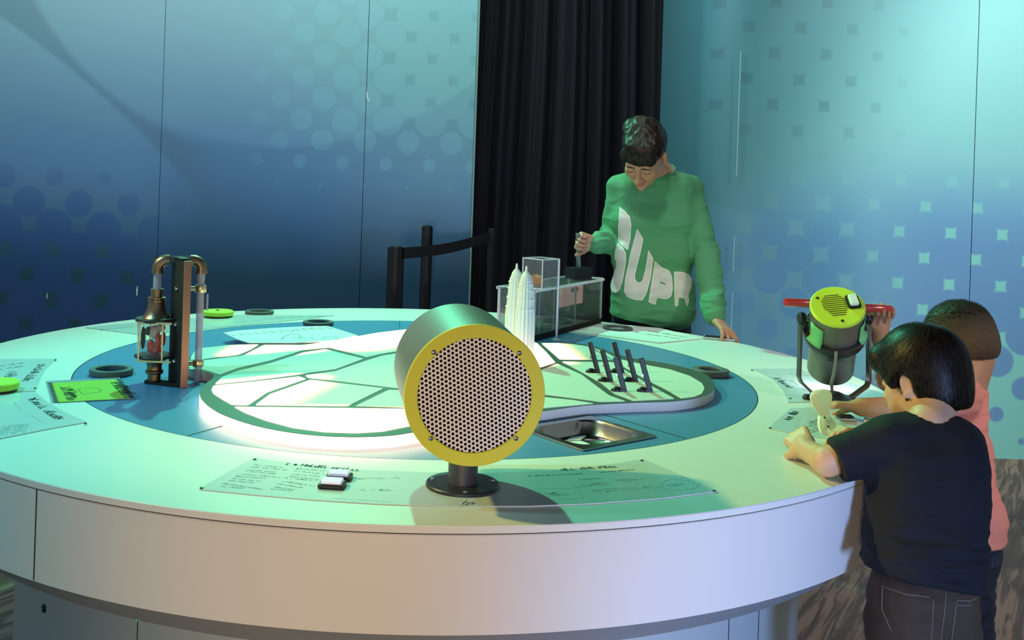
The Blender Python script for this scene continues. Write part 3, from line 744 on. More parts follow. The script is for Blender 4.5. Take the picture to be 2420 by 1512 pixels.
outline(f, [(30, 948), (52, 970)], closed=False, ink='ink_soft'); outline(f, [(70, 980), (106, 1000)], closed=False, ink='ink_soft')
# rear sheets
f = sheet('instruction_sheet', 'faint sheet on the far left rim behind the pipe stand', 'sheet', [(200, 775), (330, 762), (470, 752), (560, 745), (792, 746), (700, 757), (480, 778), (335, 792)])
printing(f, [((240, 779), (330, 771), 3), ((620, 752), (700, 750), 5), ((710, 750), (770, 747), 5), ((560, 762), (720, 747), 1.5)], 70, 'ink_soft')
f = sheet('open_booklet', 'pale sheet on the far right rim in front of the green sweatshirt', 'sheet', [(1356, 786), (1428, 766), (1560, 778), (1658, 802), (1558, 812), (1440, 797)], group=None, th=0.005, m='paper')
printing(f, [((1500, 786), (1600, 800), 3), ((1420, 790), (1510, 798), 1.2), ((1530, 782), (1620, 797), 3)], 73, 'ink_soft', zz=TZ + 0.0052)
# right sheets
f = sheet('instruction_sheet', 'curved clear sheet on the right rim under the hooded lamp', 'sheet', [(1772, 873), (1880, 872), (2010, 905), (2140, 950), (2090, 965), (1960, 950), (1862, 952), (1850, 925), (1828, 900), (1800, 885)], bolts=((1777, 875), (1868, 942)))
printing(f, [((1828, 893), (1860, 915), 5)], 80, name='title'); printing(f, [((1868, 884), (1910, 888), 3), ((1866, 898), (1900, 922), 2)], 81, 'ink_soft')
outline(f, [(1824, 879), (1846, 888)], closed=False, ink='ink_soft')
f = sheet('instruction_sheet', 'clear sheet on the right rim beneath the white propeller', 'sheet', [(1814, 1014), (1868, 966), (1980, 962), (2140, 975), (2110, 1015), (2002, 1046), (1900, 1030)], bolts=((1820, 1012), (1990, 1043)))
printing(f, [((1868, 993), (1890, 972), 6)], 84, name='title'); printing(f, [((1918, 998 + 5 * k), (1952, 990 + 5 * k), 3) for k in range(6)], 86, 'ink_soft'); printing(f, [((1984, 1003), (2010, 1000), 4), ((1984, 1009), (2004, 1006), 4)], 90, 'ink_soft')
# lime printed card
cp = [(108, 902), (283, 893), (317, 943), (122, 953)]
f = sheet('printed_card', 'lime green printed card with striped black ends in a clear sleeve', 'card', cp, group=None, th=0.002, m='film', rnd_=0.002)
zc = TZ + 0.0024
part('card', prism([at_z(*p, zc) for p in ((122, 905), (272, 896), (304, 941), (136, 950))], TZ + 0.002, zc), 'lime_card', f)
for e0, e1 in (((113, 904), (128, 951)), ((276, 895), (309, 942))):
    bm = bmesh.new()
    for k in range(12):
        a = at_z(e0[0] + (e1[0] - e0[0]) * k / 12, e0[1] + (e1[1] - e0[1]) * k / 12, zc + 0.0003); c = at_z(e0[0] + (e1[0] - e0[0]) * (k + 0.5) / 12, e0[1] + (e1[1] - e0[1]) * (k + 0.5) / 12, zc + 0.0003)
        dx = Vector((0.012, -0.001, 0)); bm.faces.new([bm.verts.new(q) for q in (a, a + dx, c + dx, c)])
    part('stripes', bm, 'black', f)
printing(f, [((308, 938), (270, 902), 6), ((296, 940), (262, 905), 6), ((160, 946), (142, 912), 5), ((170, 940), (160, 916), 4)], 95, mat('dark green print', (44, 66, 20), 0.7), zz=zc + 0.0003)
outline(f, [(183, 918), (195, 931), (235, 926), (240, 921), (225, 916)], 0.0014, 'ink', zz=zc + 0.0003)
# pale sheet with slots
f = sheet('map_sheet', 'pale green map sheet with curved end resting at the back of the raised map', 'map', [(528, 788), (560, 783), (640, 777), (720, 773), (775, 772), (845, 794), (790, 806), (700, 812), (590, 812), (560, 803)], group=None, th=0.003, m='paper', zz=PH + 0.0012)
zs_ = PH + 0.0046
bm = bmesh.new()
for k in range(13):
    for j in (0, 1):
        p = at_z(560 + k * 19 - j * 12, 789 - k * 1.35 + j * 4.2, zs_); c = at_z(570 + k * 19 - j * 12, 787.6 - k * 1.35 + j * 4.2, zs_); s = Vector((0, 0.006, 0))
        bm.faces.new([bm.verts.new(q) for q in (p, c, c + s, p + s)])
part('slot_marks', bm, 'ink', f)
for pl in ([(664, 802), (672, 795), (690, 788), (702, 790), (712, 794), (705, 799), (690, 798)], [(706, 802), (716, 797), (735, 797), (740, 801)], [(690, 783), (695, 779), (735, 775), (760, 775)], [(762, 800), (770, 795), (790, 796), (800, 801)]):
    outline(f, pl, 0.002, 'ink', zz=zs_, closed=False)
# mint shape sheets near the pipe
# ============================================================ PUSH BUTTONS
for (px, py, lab) in ((801, 1131, 'lit white push button, the farther of two on the front sheet'), (785, 1150, 'lit white push button, the nearer of two on the front sheet')):
    p = at_z(px, py, TZ + 0.002); t = thing('push_button', lab, 'button', p, 'lit push buttons'); R = Matrix.Rotation(-0.08, 3, 'Z')
    part('bezel', box(p + Vector((0, 0, 0.004)), (0.046, 0.036, 0.008), R, 0.003), 'black', t)
    part('lens', box(p + Vector((0, 0, 0.0105)), (0.036, 0.026, 0.007), R, 0.0025), mat('lit lens', (225, 222, 240), 0.25, emit=(225, 220, 255), estr=0.35), t)
# ============================================================ METAL TRAY
ctr = sum(tray_q, Vector()) / 4; ctr.z = TZ
t = thing('metal_tray', 'sunken stainless steel tray in the blue disc beside the speaker', 'tray', ctr)
def rect(f, z, r):
    q = [ctr + (p - ctr) * f for p in tray_q]; return [Vector((p.x, p.y, z)) for p in rounded(q, r, 6)]
bm = bmesh.new(); loops = []
for (fs, z, r) in ((1.06, TZ + 0.0005, 0.004), (1.06, TZ + 0.004, 0.004), (0.90, TZ + 0.004, 0.05), (0.87, TZ - 0.002, 0.05), (0.84, TZ - 0.026, 0.05), (0.76, TZ - 0.034, 0.045), (0.0, TZ - 0.034, 0.01)):
    loops.append([bm.verts.new(p) for p in rect(max(fs, 0.002), z, r)])
for a, c in zip(loops[:-1], loops[1:]):
    n = len(a)
    for k in range(n): bm.faces.new((a[k], a[(k + 1) % n], c[(k + 1) % n], c[k]))
part('basin', bm, mat('brushed stainless', (186, 182, 172), 0.2, metal=1.0, noise=0.04, bump=0.05, bscale=80), t, angle=50)
zt_ = TZ - 0.0325
for k, (poly, lab) in enumerate(((((1262, 1022), (1305, 1014), (1322, 1040), (1372, 1042), (1395, 1050), (1330, 1055), (1285, 1047)), 'torn white paper shape, the left one lying in the metal tray'), (((1345, 1018), (1372, 1014), (1388, 1030), (1372, 1042), (1335, 1044), (1350, 1036), (1355, 1028)), 'small white paper hook shape lying in the metal tray'))):
    P = [at_z(*p, zt_) for p in poly]; c = sum(P, Vector()) / len(P)
    o = obj('paper_scrap', prism([(p.x - c.x, p.y - c.y) for p in rounded(P, 0.004)], 0, 0.002), 'paper'); o.location = (c.x, c.y, zt_ - 0.001 + 0.002 * k)
    tag(o, lab, 'paper', 'paper shapes in the tray')
# ============================================================ BLACK CLIPS
def clip_parts(t):
    bm = bmesh.new(); add_box(bm, (0.0, 0, 0.043), (0.0135, 0.008, 0.088), Matrix.Rotation(-0.30, 3, 'Y'), 0.0018)
    o = obj('blade', bm, 'black', t); o.location = (-0.001, 0, 0)
    bm = bmesh.new(); add_lathe(bm, [(0, 0), (0.0135, 0), (0.0125, 0.006), (0.006, 0.011), (0, 0.012)], (0, 0, 0), seg=24, cap=False)
    bmesh.ops.scale(bm, vec=(1.1, 0.75, 1.0), verts=bm.verts[:]); bmesh.ops.translate(bm, vec=(-0.008, 0, 0), verts=bm.verts[:])
    add_box(bm, (0.006, 0, 0.003), (0.022, 0.016, 0.006)); obj('foot', bm, 'black', t, angle=40)
    bm = lathe([(0.003, 0), (0.003, 0.002), (0, 0.002)], (-0.010, -0.0035, 0.042), (0, -1, 0), 14); obj('pin', bm, 'steel', t)
cl = [((1408, 880), 'black upright clip on the map, the leftmost and farthest back'), ((1438, 901), 'black upright clip on the map, second from the left in front'), ((1465, 880), 'black upright clip on the map, tallest-standing at the rear middle'),
      ((1497, 901), 'black upright clip on the map, right one of the middle row'), ((1470, 924), 'black upright clip on the map, nearest at the centre'), ((1531, 925), 'black upright clip on the map, farthest right and nearest')]
proto = None
for (pp, lab) in cl:
    p = at_z(*pp, PH + 0.0014) + Vector((-0.006, 0, 0))
    if proto is None:
        proto = thing('upright_clip', lab, 'clip', p, 'black upright clips on the map'); clip_parts(proto); t = proto
    else:
        t = proto.copy(); C.objects.link(t)
        for ch in list(proto.children):
            c_ = ch.copy(); C.objects.link(c_); c_.parent = t
    t.location = p; t['label'] = lab; t.scale = (1, 1, 1)
# ============================================================ PIPE STAND
A_, B_ = at_z(434, 917, TZ), at_z(404, 899, TZ)
pb = thing('pipe_stand', 'tall black board carrying bronze pipes, clear tubes and a glass chamber with red valve', 'model', ((A_ + B_) / 2))
d = (B_ - A_); Lb = d.length; d.normalize(); yaw = math.atan2(d.y, d.x); RZ = Matrix.Rotation(yaw, 3, 'Z')
ZT = at_Y(446, 617, A_.y).z
part('board', box((A_ + B_) / 2 + Vector((0, 0, (ZT - TZ) / 2)), (Lb - 0.004, 0.016, ZT - TZ), RZ), 'matte_black', pb)
part('board_edge', box(A_ - d * 0.001 + Vector((0, 0, (ZT - TZ) / 2)), (0.004, 0.0185, ZT - TZ), RZ, 0.0006), 'copper', pb)
P1, P2 = at_z(364, 903, TZ), at_z(467, 901, TZ)
zy = lambda y, p=P1, x=366: at_Y(x, y, p.y).z
part('foot_plate', prism(rounded([P1 + Vector((-0.022, -0.02, 0)), A_ + Vector((-0.006, 0.0, 0)), A_ + d * 0.05, P1 + Vector((-0.022, 0.025, 0))], 0.012), TZ, TZ + 0.006), 'matte_black', pb)
V = lambda p, z: Vector((p.x, p.y, z))
prof = [(0.0165, TZ + 0.006), (0.0165, zy(882)), (0.021, zy(882)), (0.0225, zy(879)), (0.0225, zy(875)), (0.019, zy(872)), (0.018, zy(866)), (0.021, zy(856)), (0.029, zy(849)), (0.034, zy(845)), (0.034, zy(843))]
part('lower_fitting', lathe(prof, V(P1, 0), seg=48), 'brass', pb, angle=35)
for (a, c) in ((843, 837), (758, 750)):
    part('chamber_cap', lathe([(0.0, zy(a)), (0.050, zy(a)), (0.052, zy(a) + 0.002), (0.052, zy(c) - 0.002), (0.050, zy(c)), (0, zy(c))], V(P1, 0), seg=64, cap=False), 'dark_metal', pb, angle=35)
part('glass_chamber', lathe([(0.046, zy(838)), (0.046, zy(757))], V(P1, 0), seg=64, cap=False), 'glass', pb, angle=60)
prof = [(0.038, zy(752)), (0.034, zy(748)), (0.028, zy(740)), (0.0235, zy(728)), (0.021, zy(718)), (0.020, zy(713)), (0.0225, zy(712)), (0.0225, zy(708)), (0.0195, zy(707)), (0.0195, zy(704)), (0.0225, zy(704)), (0.0225, zy(702)), (0.0155, zy(701)), (0.0155, zy(688)), (0.0165, zy(688)), (0.0165, zy(682)), (0.012, zy(682))]
part('upper_fitting', lathe(prof, V(P1, 0), seg=48), 'brass', pb, angle=35)
tube_m = glass('frosted tube', (214, 212, 232), 0.45, 0.1)
ztop = zy(614)
part('clear_tube', lathe([(0.0105, zy(684)), (0.0105, zy(643))], V(P1, 0), seg=32), tube_m, pb, angle=60)
hdir = (P2 - P1); hdir.z = 0; span = hdir.length; hdir.normalize(); re = 0.022
def elbow(base, sgn):
    c = V(base, ztop - re) + hdir * sgn * re
    pts = [V(base, zy(645)), V(base, ztop - re - 0.006)] + arc_pts(c, -hdir * sgn, Vector((0, 0, 1)), re, 0, PI / 2, 10) + [c + Vector((0, 0, re)) + hdir * sgn * 0.006]
    part('elbow', tube(pts, 0.0145, 24), 'brass', pb, angle=50)
    part('elbow_lip', lathe([(0.0145, 0), (0.0158, 0), (0.0158, 0.006), (0.0145, 0.006)], V(base, zy(645)), seg=32), 'brass', pb, angle=40)
elbow(P1, 1); elbow(P2, -1)
part('crossover_tube', tube([V(P1, ztop) + hdir * (re + 0.004), V(P2, ztop) - hdir * (re + 0.004)], 0.0115, 24), 'smoke', pb, angle=50)
part('top_clip', box(V((A_ + B_) / 2, ZT + 0.002), (Lb * 0.6, 0.02, 0.006), RZ, 0.001), 'black', pb)
z2 = lambda y: at_Y(467, y, P2.y).z
part('clear_tube', lathe([(0.0095, TZ + 0.001), (0.0095, z2(660)), (0.0105, z2(660)), (0.0105, z2(643))], V(P2, 0), seg=32), tube_m, pb, angle=60)
part('side_tube', tube([V(P2, z2(733)) + Vector((0.018, 0, 0)), V(P2, z2(694)) + Vector((0.018, 0, 0))], 0.003, 12), tube_m, pb, angle=50)
for (ya, yb) in ((690, 673), (866, 850)):
    part('tube_clamp', lathe([(0.0095, z2(ya)), (0.0135, z2(ya)), (0.0145, z2(ya) + 0.002), (0.0145, z2(yb) - 0.002), (0.0135, z2(yb)), (0.0095, z2(yb))], V(P2, 0), seg=32), 'pale_brass', pb, angle=40)
    zz = (z2(ya) + z2(yb)) / 2
    part('clamp_arm', tube([V(P2, zz), V(P2, zz) - hdir * 0.045], 0.006, 16), 'pale_brass', pb, angle=40)
# square cage round the chamber
fr = Vector((d.x, d.y, 0)); sd = -hdir
def cage_pt(u, v, z): return V(P1, z) + Vector((u, v, 0))
zc0, zc1 = zy(846), zy(757)
for yy in (-0.047, 0.047):
    for z in (zc0, zc1): part('cage_bar', box(cage_pt(0.012, yy, z), (0.086, 0.005, 0.005)), 'pale_brass', pb)
    for u in (-0.028, 0.032): part('cage_post', tube([cage_pt(u, yy, zc0), cage_pt(u, yy, zc1)], 0.0024, 10), 'pale_brass', pb, angle=50)
for (px, py) in ((419, 681), (419, 766), (420, 853)):
    p = at_Y(px, py, (A_ + B_).y / 2); nrm = Vector((-math.sin(yaw), math.cos(yaw), 0)); nrm = nrm if nrm.x < 0 else -nrm
    q = (A_ + B_) / 2; q.z = p.z
    part('board_bolt', lathe([(0.006, 0), (0.006, 0.003), (0.004, 0.006), (0, 0.006)], q + nrm * 0.008, nrm, 18), 'chrome', pb, angle=40)
def blob(spheres, name, m, t, sub=3):
    bm = bmesh.new()
    for (c, r) in spheres:
        rr = r if isinstance(r, (tuple, list)) else (r, r, r)
        bmesh.ops.create_icosphere(bm, subdivisions=sub, radius=1.0, matrix=Matrix.Translation(c) @ Matrix.Diagonal((*rr, 1)))
    o = part(name, bm, m, t, smooth=True); rm = o.modifiers.new('r', 'REMESH'); rm.mode = 'VOXEL'; rm.voxel_size = 0.0018; rm.use_smooth_shade = True
    return o
ck = lambda dx, dy, y: V(P1, zy(y)) + Vector((dx, dy, 0))
blob([(ck(-0.010, -0.004, 818), (0.010, 0.012, 0.018)), (ck(0.008, -0.004, 806), (0.007, 0.010, 0.024)), (ck(-0.002, 0.004, 826), (0.02, 0.016, 0.012)), (ck(0.020, 0.0, 800), (0.006, 0.01, 0.02))], 'red_valve', 'red', pb)
blob([(ck(-0.004, 0.004, 785), (0.014, 0.010, 0.018)), (ck(0.010, 0.010, 775), (0.012, 0.010, 0.010))], 'membrane', mat('pale membrane', (214, 196, 196), 0.3), pb)
blob([(ck(-0.020, 0.004, 783), (0.008, 0.010, 0.012)), (ck(-0.034, 0.006, 800), (0.006, 0.01, 0.03))], 'dark_flap', 'matte_black', pb)

# ============================================================ TWIN TOWER MODEL
tp = at_z(1229, 845, PH + 0.0012); tm = thing('tower_model', 'pale ribbed model of twin pointed towers standing on the map behind the speaker', 'model', tp)
def tower(c, ytip, x):
    zt = lambda y: at_Y(x, y + (ytip - 622), c.y).z
    k = c.y / 2300
    pr = [(25, None), (24, 740), (22.5, 726), (24.0, 725), (24.0, 722.5), (21.6, 721.5), (20.6, 704), (22.2, 703), (22.2, 700), (19.8, 699), (18.8, 682), (20.4, 681), (20.4, 678), (17.6, 677), (17.0, 668), (18.8, 667), (18.4, 664), (16.2, 663), (15.5, 656), (13.6, 655), (13.0, 650), (11.5, 648), (10.8, 643), (8.5, 641), (6.0, 637), (3.2, 634), (2.6, 625), (1.2, 622), (0, 621.5)]
    bm = bmesh.new(); rings = []; seg = 96
    for i, (r, y) in enumerate(pr):
        z = PH + 0.0012 if y is None else zt(y)
        fl = 0.10 if r > 12 else 0.0
        rings.append([bm.verts.new((c.x + r * k * (1 - fl * (0.5 + 0.5 * math.cos(16 * 2 * PI * a / seg))) * math.cos(2 * PI * a / seg), c.y + r * k * (1 - fl * (0.5 + 0.5 * math.cos(16 * 2 * PI * a / seg))) * math.sin(2 * PI * a / seg), z)) for a in range(seg)])
    for a, c_ in zip(rings[:-1], rings[1:]):
        for j in range(seg): bm.faces.new((a[j], a[(j + 1) % seg], c_[(j + 1) % seg], c_[j]))
    bm.faces.new(rings[0][::-1])
    return bm
part('tower', tower(at_Y(1217, 760, tp.y) , 622, 1215), 'tower', tm, angle=35)
part('tower', tower(at_Y(1240, 760, tp.y - 0.03), 628, 1238), 'tower', tm, angle=35)

# ============================================================ CLEAR TANK
F, Rr = at_z(1262, 806, TZ), at_z(1421, 763, TZ); u = (Rr - F); TL = u.length; u.normalize(); wv = Vector((-u.y, u.x, 0)); TW, TH = 0.15, 0.172
tk = thing('water_tank', 'long clear acrylic tank with black base running across the table to its back edge', 'tank', (F + u * TL / 2 + wv * TW / 2))
Rt = Matrix.Rotation(math.atan2(u.y, u.x), 3, 'Z')
def tp_(s, w_, z): return F + u * s + wv * w_ + Vector((0, 0, z))
def tbox(name, s0, s1, w0, w1, z0, z1, m, t=None, bev=0): return part(name, box(tp_((s0 + s1) / 2, (w0 + w1) / 2, (z0 + z1) / 2), (s1 - s0, w1 - w0, z1 - z0), Rt, bev), m, t or tk)
tbox('base_frame', 0, TL, 0, TW, 0.0, 0.020, 'matte_black', bev=0.001)
g_ = 0.004
tbox('side_pane', 0, TL, 0, g_, 0.020, TH, 'smoke'); tbox('side_pane', 0, TL, TW - g_, TW, 0.020, TH, 'smoke')
tbox('end_pane', 0, g_, g_, TW - g_, 0.020, TH, 'glass'); tbox('end_pane', TL - g_, TL, g_, TW - g_, 0.020, TH, 'glass')
for (s, w_) in ((0, 0), (TL - 0.008, 0), (0, TW - 0.008), (TL - 0.008, TW - 0.008)):
    tbox('corner_strip', s, s + 0.008, w_, w_ + 0.008, 0.020, TH + 0.001, 'glass_edge')
tbox('lid', -0.004, TL + 0.006, -0.004, TW + 0.004, TH + 0.001, TH + 0.006, 'glass')
for w_ in (-0.005, TW + 0.001): tbox('lid_rail', -0.004, TL + 0.006, w_, w_ + 0.004, TH - 0.002, TH + 0.0075, 'glass_edge')
for s in (0.0, 0.10, TL - 0.004): tbox('lid_bar', s, s + 0.006, 0, TW, TH + 0.006, TH + 0.010, 'glass_edge')
for s in (0.17, 0.36): tbox('divider', s, s + 0.004, 0.01, TW - 0.01, 0.020, TH - 0.01, 'glass')
for s in (0.05, 0.17, 0.36): tbox('divider_edge', s, s + 0.004, 0.006, 0.011, 0.020, TH - 0.004, 'glass_edge')
def s_of(px, w_):
    a = ray(px, 720); base = F + wv * w_; k = a.x; return (k * base.y - base.x) / (u.x - k * u.y)
s0, s1 = s_of(1322, 0.07), s_of(1376, 0.07)
cardm = mat('pink lit card', (236, 190, 186), 0.5, emit=(255, 190, 180), estr=0.55)
part('pink_card', box(tp_((s0 + s1) / 2, 0.07, 0.118), (s1 - s0, 0.003, 0.080), Rt), cardm, tk)
part('card_print', box(tp_((s0 + s1) / 2 + 0.02, 0.066, 0.138), ((s1 - s0) * 0.3, 0.003, 0.018), Rt), mat('faded pink print', (196, 130, 130), 0.6), tk)
s2 = s_of(1395, 0.05)
part('inner_cylinder', lathe([(0.022, 0.02), (0.022, 0.05), (0.016, 0.07), (0.016, 0.14), (0.024, 0.15), (0.024, 0.165)], F + u * s2 + wv * 0.06, seg=32), 'smoke', tk, angle=40)
bm = bmesh.new(); rnd = random.Random(5); c0 = tp_(s_of(1358, 0.03), 0.035, 0.022)
for k in range(16):
    a = rnd.uniform(0, 6.28); e = rnd.uniform(0.4, 1.2); l = rnd.uniform(0.02, 0.045)
    add_tube(bm, [c0, c0 + Vector((math.cos(a) * math.cos(e), math.sin(a) * math.cos(e), math.sin(e))) * l * 0.6, c0 + Vector((math.cos(a) * math.cos(e) * 1.2, math.sin(a) * math.cos(e) * 1.2, math.sin(e) * 0.9)) * l], [0.004, 0.003, 0.001], 6)
part('coral_ornament', bm, mat('dark coral', (44, 56, 52), 0.7), tk, smooth=True)
tbox('gravel_bed', 0.18, TL - 0.01, 0.008, TW - 0.008, 0.020, 0.034, mat('dark gravel', (48, 60, 56), 0.9, noise=0.5, nscale=160, bump=1.0, bscale=160))
# open clear box on posts
bx = thing('clear_box', 'small open clear box on a thin post above the tank end, orange folded card inside', 'box', (0.3065, 3.442, TZ))
cx, cy, hs = 0.3065, 3.442, 0.0635
cn = [Vector((cx + hs, cy, 0)), Vector((cx, cy + hs, 0)), Vector((cx - hs, cy, 0)), Vector((cx, cy - hs, 0))]
zb0, zb1 = 0.984, 1.086
for a, c in zip(cn, cn[1:] + cn[:1]):
    dd = (c - a); an = math.atan2(dd.y, dd.x); mid = (a + c) / 2
    part('pane', box((mid.x, mid.y, (zb0 + zb1) / 2), (dd.length, 0.003, zb1 - zb0), Matrix.Rotation(an, 3, 'Z')), 'glass', bx)
    part('rim_bar', box((mid.x, mid.y, zb1), (dd.length + 0.003, 0.004, 0.004), Matrix.Rotation(an, 3, 'Z')), 'glass_edge', bx)
    part('rim_bar', box((mid.x, mid.y, zb0), (dd.length + 0.003, 0.004, 0.004), Matrix.Rotation(an, 3, 'Z')), 'glass_edge', bx)
for c in cn[2:]: part('corner_post', tube([(c.x, c.y, zb0), (c.x, c.y, zb1)], 0.0022, 8), 'glass_edge', bx)
part('support_post', tube([(cn[0].x, cn[0].y, TZ), (cn[0].x, cn[0].y, zb1)], 0.0042, 12), 'glass_edge', bx, angle=50)
part('post_foot', lathe([(0.014, TZ), (0.013, TZ + 0.003), (0.004, TZ + 0.004)], (cn[0].x, cn[0].y, 0), seg=24), 'glass_edge', bx, angle=50)
part('floor_pane', box((cx, cy, zb0 + 0.002), (hs * 1.38, hs * 1.38, 0.003), Matrix.Rotation(PI / 4, 3, 'Z')), 'glass', bx)
bm = bmesh.new(); bmesh.ops.create_icosphere(bm, subdivisions=2, radius=0.030)
rnd = random.Random(8)
for v in bm.verts: v.co *= rnd.uniform(0.75, 1.05); v.co.z *= 0.8
o = obj('orange_card', bm, 'orange'); o.location = (0.292, 3.435, 1.0095); tag(o, 'crumpled orange card lying in the small clear box', 'card')
# plunger
pc = at_Y(1367, 650, 3.87); pl = thing('plunger', 'black block with upright grey rod held by the person in green', 'plunger', (pc.x, pc.y, TZ + TH + 0.0078))
zp = TZ + TH + 0.0078
part('block', box((pc.x, pc.y, zp + 0.022), (0.088, 0.060, 0.044), Matrix.Rotation(0.52, 3, 'Z'), 0.001), 'black', pl)
hd = at_Y(1366, 552, 3.84)
part('rod', tube([(pc.x, pc.y, zp + 0.044), (hd.x, hd.y, hd.z)], 0.0095, 20), mat('grey rod', (120, 128, 124), 0.4, metal=0.5), pl, angle=50)
part('lid_disc', lathe([(0.034, 0), (0.034, 0.003), (0, 0.003)], Vector((pc.x - 0.095, pc.y - 0.10, zp + 0.0003)), seg=40), 'smoke', pl, angle=40)
# dark phone under the hand
ph = at_z(1702, 803, TZ); t = thing('phone', 'thin dark phone lying under the hand on the far right rim', 'phone', ph)
RP = Matrix.Rotation(-0.35, 3, 'Z')
part('case', box(ph + Vector((0, 0.01, 0.0045)), (0.115, 0.06, 0.008), RP, 0.003), mat('phone rim', (180, 184, 184), 0.4), t); part('screen', box(ph + Vector((0, 0.01, 0.0088)), (0.106, 0.052, 0.001), RP), 'black', t)

# ============================================================ HOODED LAMP
lb = at_z(1968, 945, TZ); lp = thing('hooded_lamp', 'tilting dark canister lamp with lime cap, red handles and steel yoke', 'lamp', lb)
M['lamp_grey'] = mat('warm grey coating', (112, 110, 106), 0.42, metal=0.2, noise=0.03, nscale=60)
c0 = at_Y(1979, 725, 2.50); c1 = at_Y(1962, 868, 2.665)
n_ = (c0 - c1).normalized(); LL = (c0 - c1).length
part('canister', lathe([(0.050, 0.004), (0.0565, 0.0), (0.0600, 0.0), (0.0600, LL - 0.13), (0.064, LL - 0.115), (0.0655, LL - 0.1), (0.0655, LL - 0.003), (0.0655, LL - 0.003)], c1, n_, 96), 'lamp_grey', lp, angle=40)
part('collar', lathe([(0.0605, LL - 0.150), (0.068, LL - 0.135), (0.077, LL - 0.115), (0.079, LL - 0.095), (0.079, LL - 0.088), (0.074, LL - 0.086), (0.0655, LL - 0.088)], c1, n_, 96, cap=False), 'dark_metal', lp, angle=40)
part('cap', lathe([(0.0, LL + 0.004), (0.0640, LL + 0.004), (0.0675, LL + 0.001), (0.0675, LL - 0.004), (0.0, LL - 0.004)], c1, n_, 96, cap=False), 'lime', lp, angle=40)
rr = Vector((1, 0, 0)) - n_ * n_.x; rr.normalize(); up = n_.cross(rr).normalized()
if up.z < 0: up = -up
Rc = Matrix((rr, up, n_)).transposed()
top = c1 + n_ * (LL + 0.0045)
for k in range(11):
    yv = 0.036 - k * 0.0066; hw = (0.020, 0.026, 0.031, 0.033, 0.033, 0.033, 0.033, 0.030, 0.026, 0.022, 0.018)[k] * 0.95
    part('vent_slot', box(top + rr * (-0.006 if k < 8 else -0.004) + up * yv, (hw * 1.9, 0.0017, 0.001), Rc), mat('slot', (40, 60, 10), 0.8) if k == 0 else bpy.data.materials['slot'], lp)
part('switch_bezel', box(top + rr * 0.040 + up * 0.006 + n_ * 0.003, (0.032, 0.044, 0.007), Rc, 0.005), 'black', lp)
part('switch_button', box(top + rr * 0.040 + up * 0.006 + n_ * 0.010, (0.022, 0.034, 0.012), Rc, 0.004), mat('lit rocker', (200, 226, 214), 0.3, emit=(210, 255, 235), estr=0.15), lp)
for (a, c) in ((-0.042, 0.032), (-0.001, -0.050)):
    part('cap_bolt', lathe([(0.004, 0), (0.003, 0.002), (0, 0.002)], top + rr * a + up * c, n_, 14), 'dark_metal', lp)
hL0, hL1 = at_Y(1919, 717, 2.535), at_Y(1854, 714, 2.535); hR0, hR1 = at_Y(2040, 727, 2.535), at_Y(2107, 731, 2.535)
for a, c in ((hL0, hL1), (hR0, hR1)):
    dd = (c - a).normalized(); l = (c - a).length
    h_ = part('handle', lathe([(0, 0), (0.0095, 0), (0.0105, 0.003), (0.0105, l - 0.003), (0.009, l), (0, l)], a, dd, 32, cap=False), 'red', lp, angle=40)
    part('handle_sleeve', lathe([(0.0125, -0.002), (0.0130, 0.0), (0.0130, l), (0.0125, l + 0.002)], a, dd, 32, cap=False), 'glass', lp, angle=60)
    part('handle_socket', tube([a - dd * 0.012, a + dd * 0.002], 0.008, 20), 'dark_metal', lp, angle=50)
# yoke of flat bar
def bar(pts, wdt, th, name, m, t):
    bm = bmesh.new(); secs = []; pts = [Vector(p) for p in pts]; n = len(pts)
    for i in range(n):
        dd = (pts[min(i + 1, n - 1)] - pts[max(i - 1, 0)]).normalized(); s = Vector((0, 1, 0)); nn = dd.cross(s).normalized()
        secs.append([bm.verts.new(pts[i] + s * a * wdt / 2 + nn * b_ * th / 2) for a, b_ in ((-1, -1), (1, -1), (1, 1), (-1, 1))])
    for a, c in zip(secs[:-1], secs[1:]):
        for k in range(4): bm.faces.new((a[k], a[(k + 1) % 4], c[(k + 1) % 4], c[k]))
    bm.faces.new(secs[0]); bm.faces.new(secs[-1][::-1])
    return part(name, bm, m, t)
yk = [(1892, 745), (1890, 820), (1888, 890), (1893, 903), (1930, 938), (1945, 945), (1968, 948), (2000, 944), (2012, 938), (2048, 912), (2053, 900), (2053, 820), (2053, 750)]
bar([at_Y(x, y, 2.575) for x, y in yk], 0.022, 0.006, 'yoke', mat('yoke steel', (120, 116, 112), 0.35, metal=0.8), lp)
for (px, s_) in ((1895, -1), (2050, 1)):
    p = at_Y(px, 752, 2.56)
    part('pivot_knob', lathe([(0.014, -0.008), (0.017, -0.004), (0.017, 0.006), (0.012, 0.010), (0, 0.010)], p, (s_, 0, 0), 28), 'dark_metal', lp, angle=40)
    q = c1 + n_ * (LL - 0.075)
    part('pivot_pin', tube([p, p + (Vector((q.x, q.y, q.z)) - p) * 0.35], 0.006, 12), 'steel', lp)
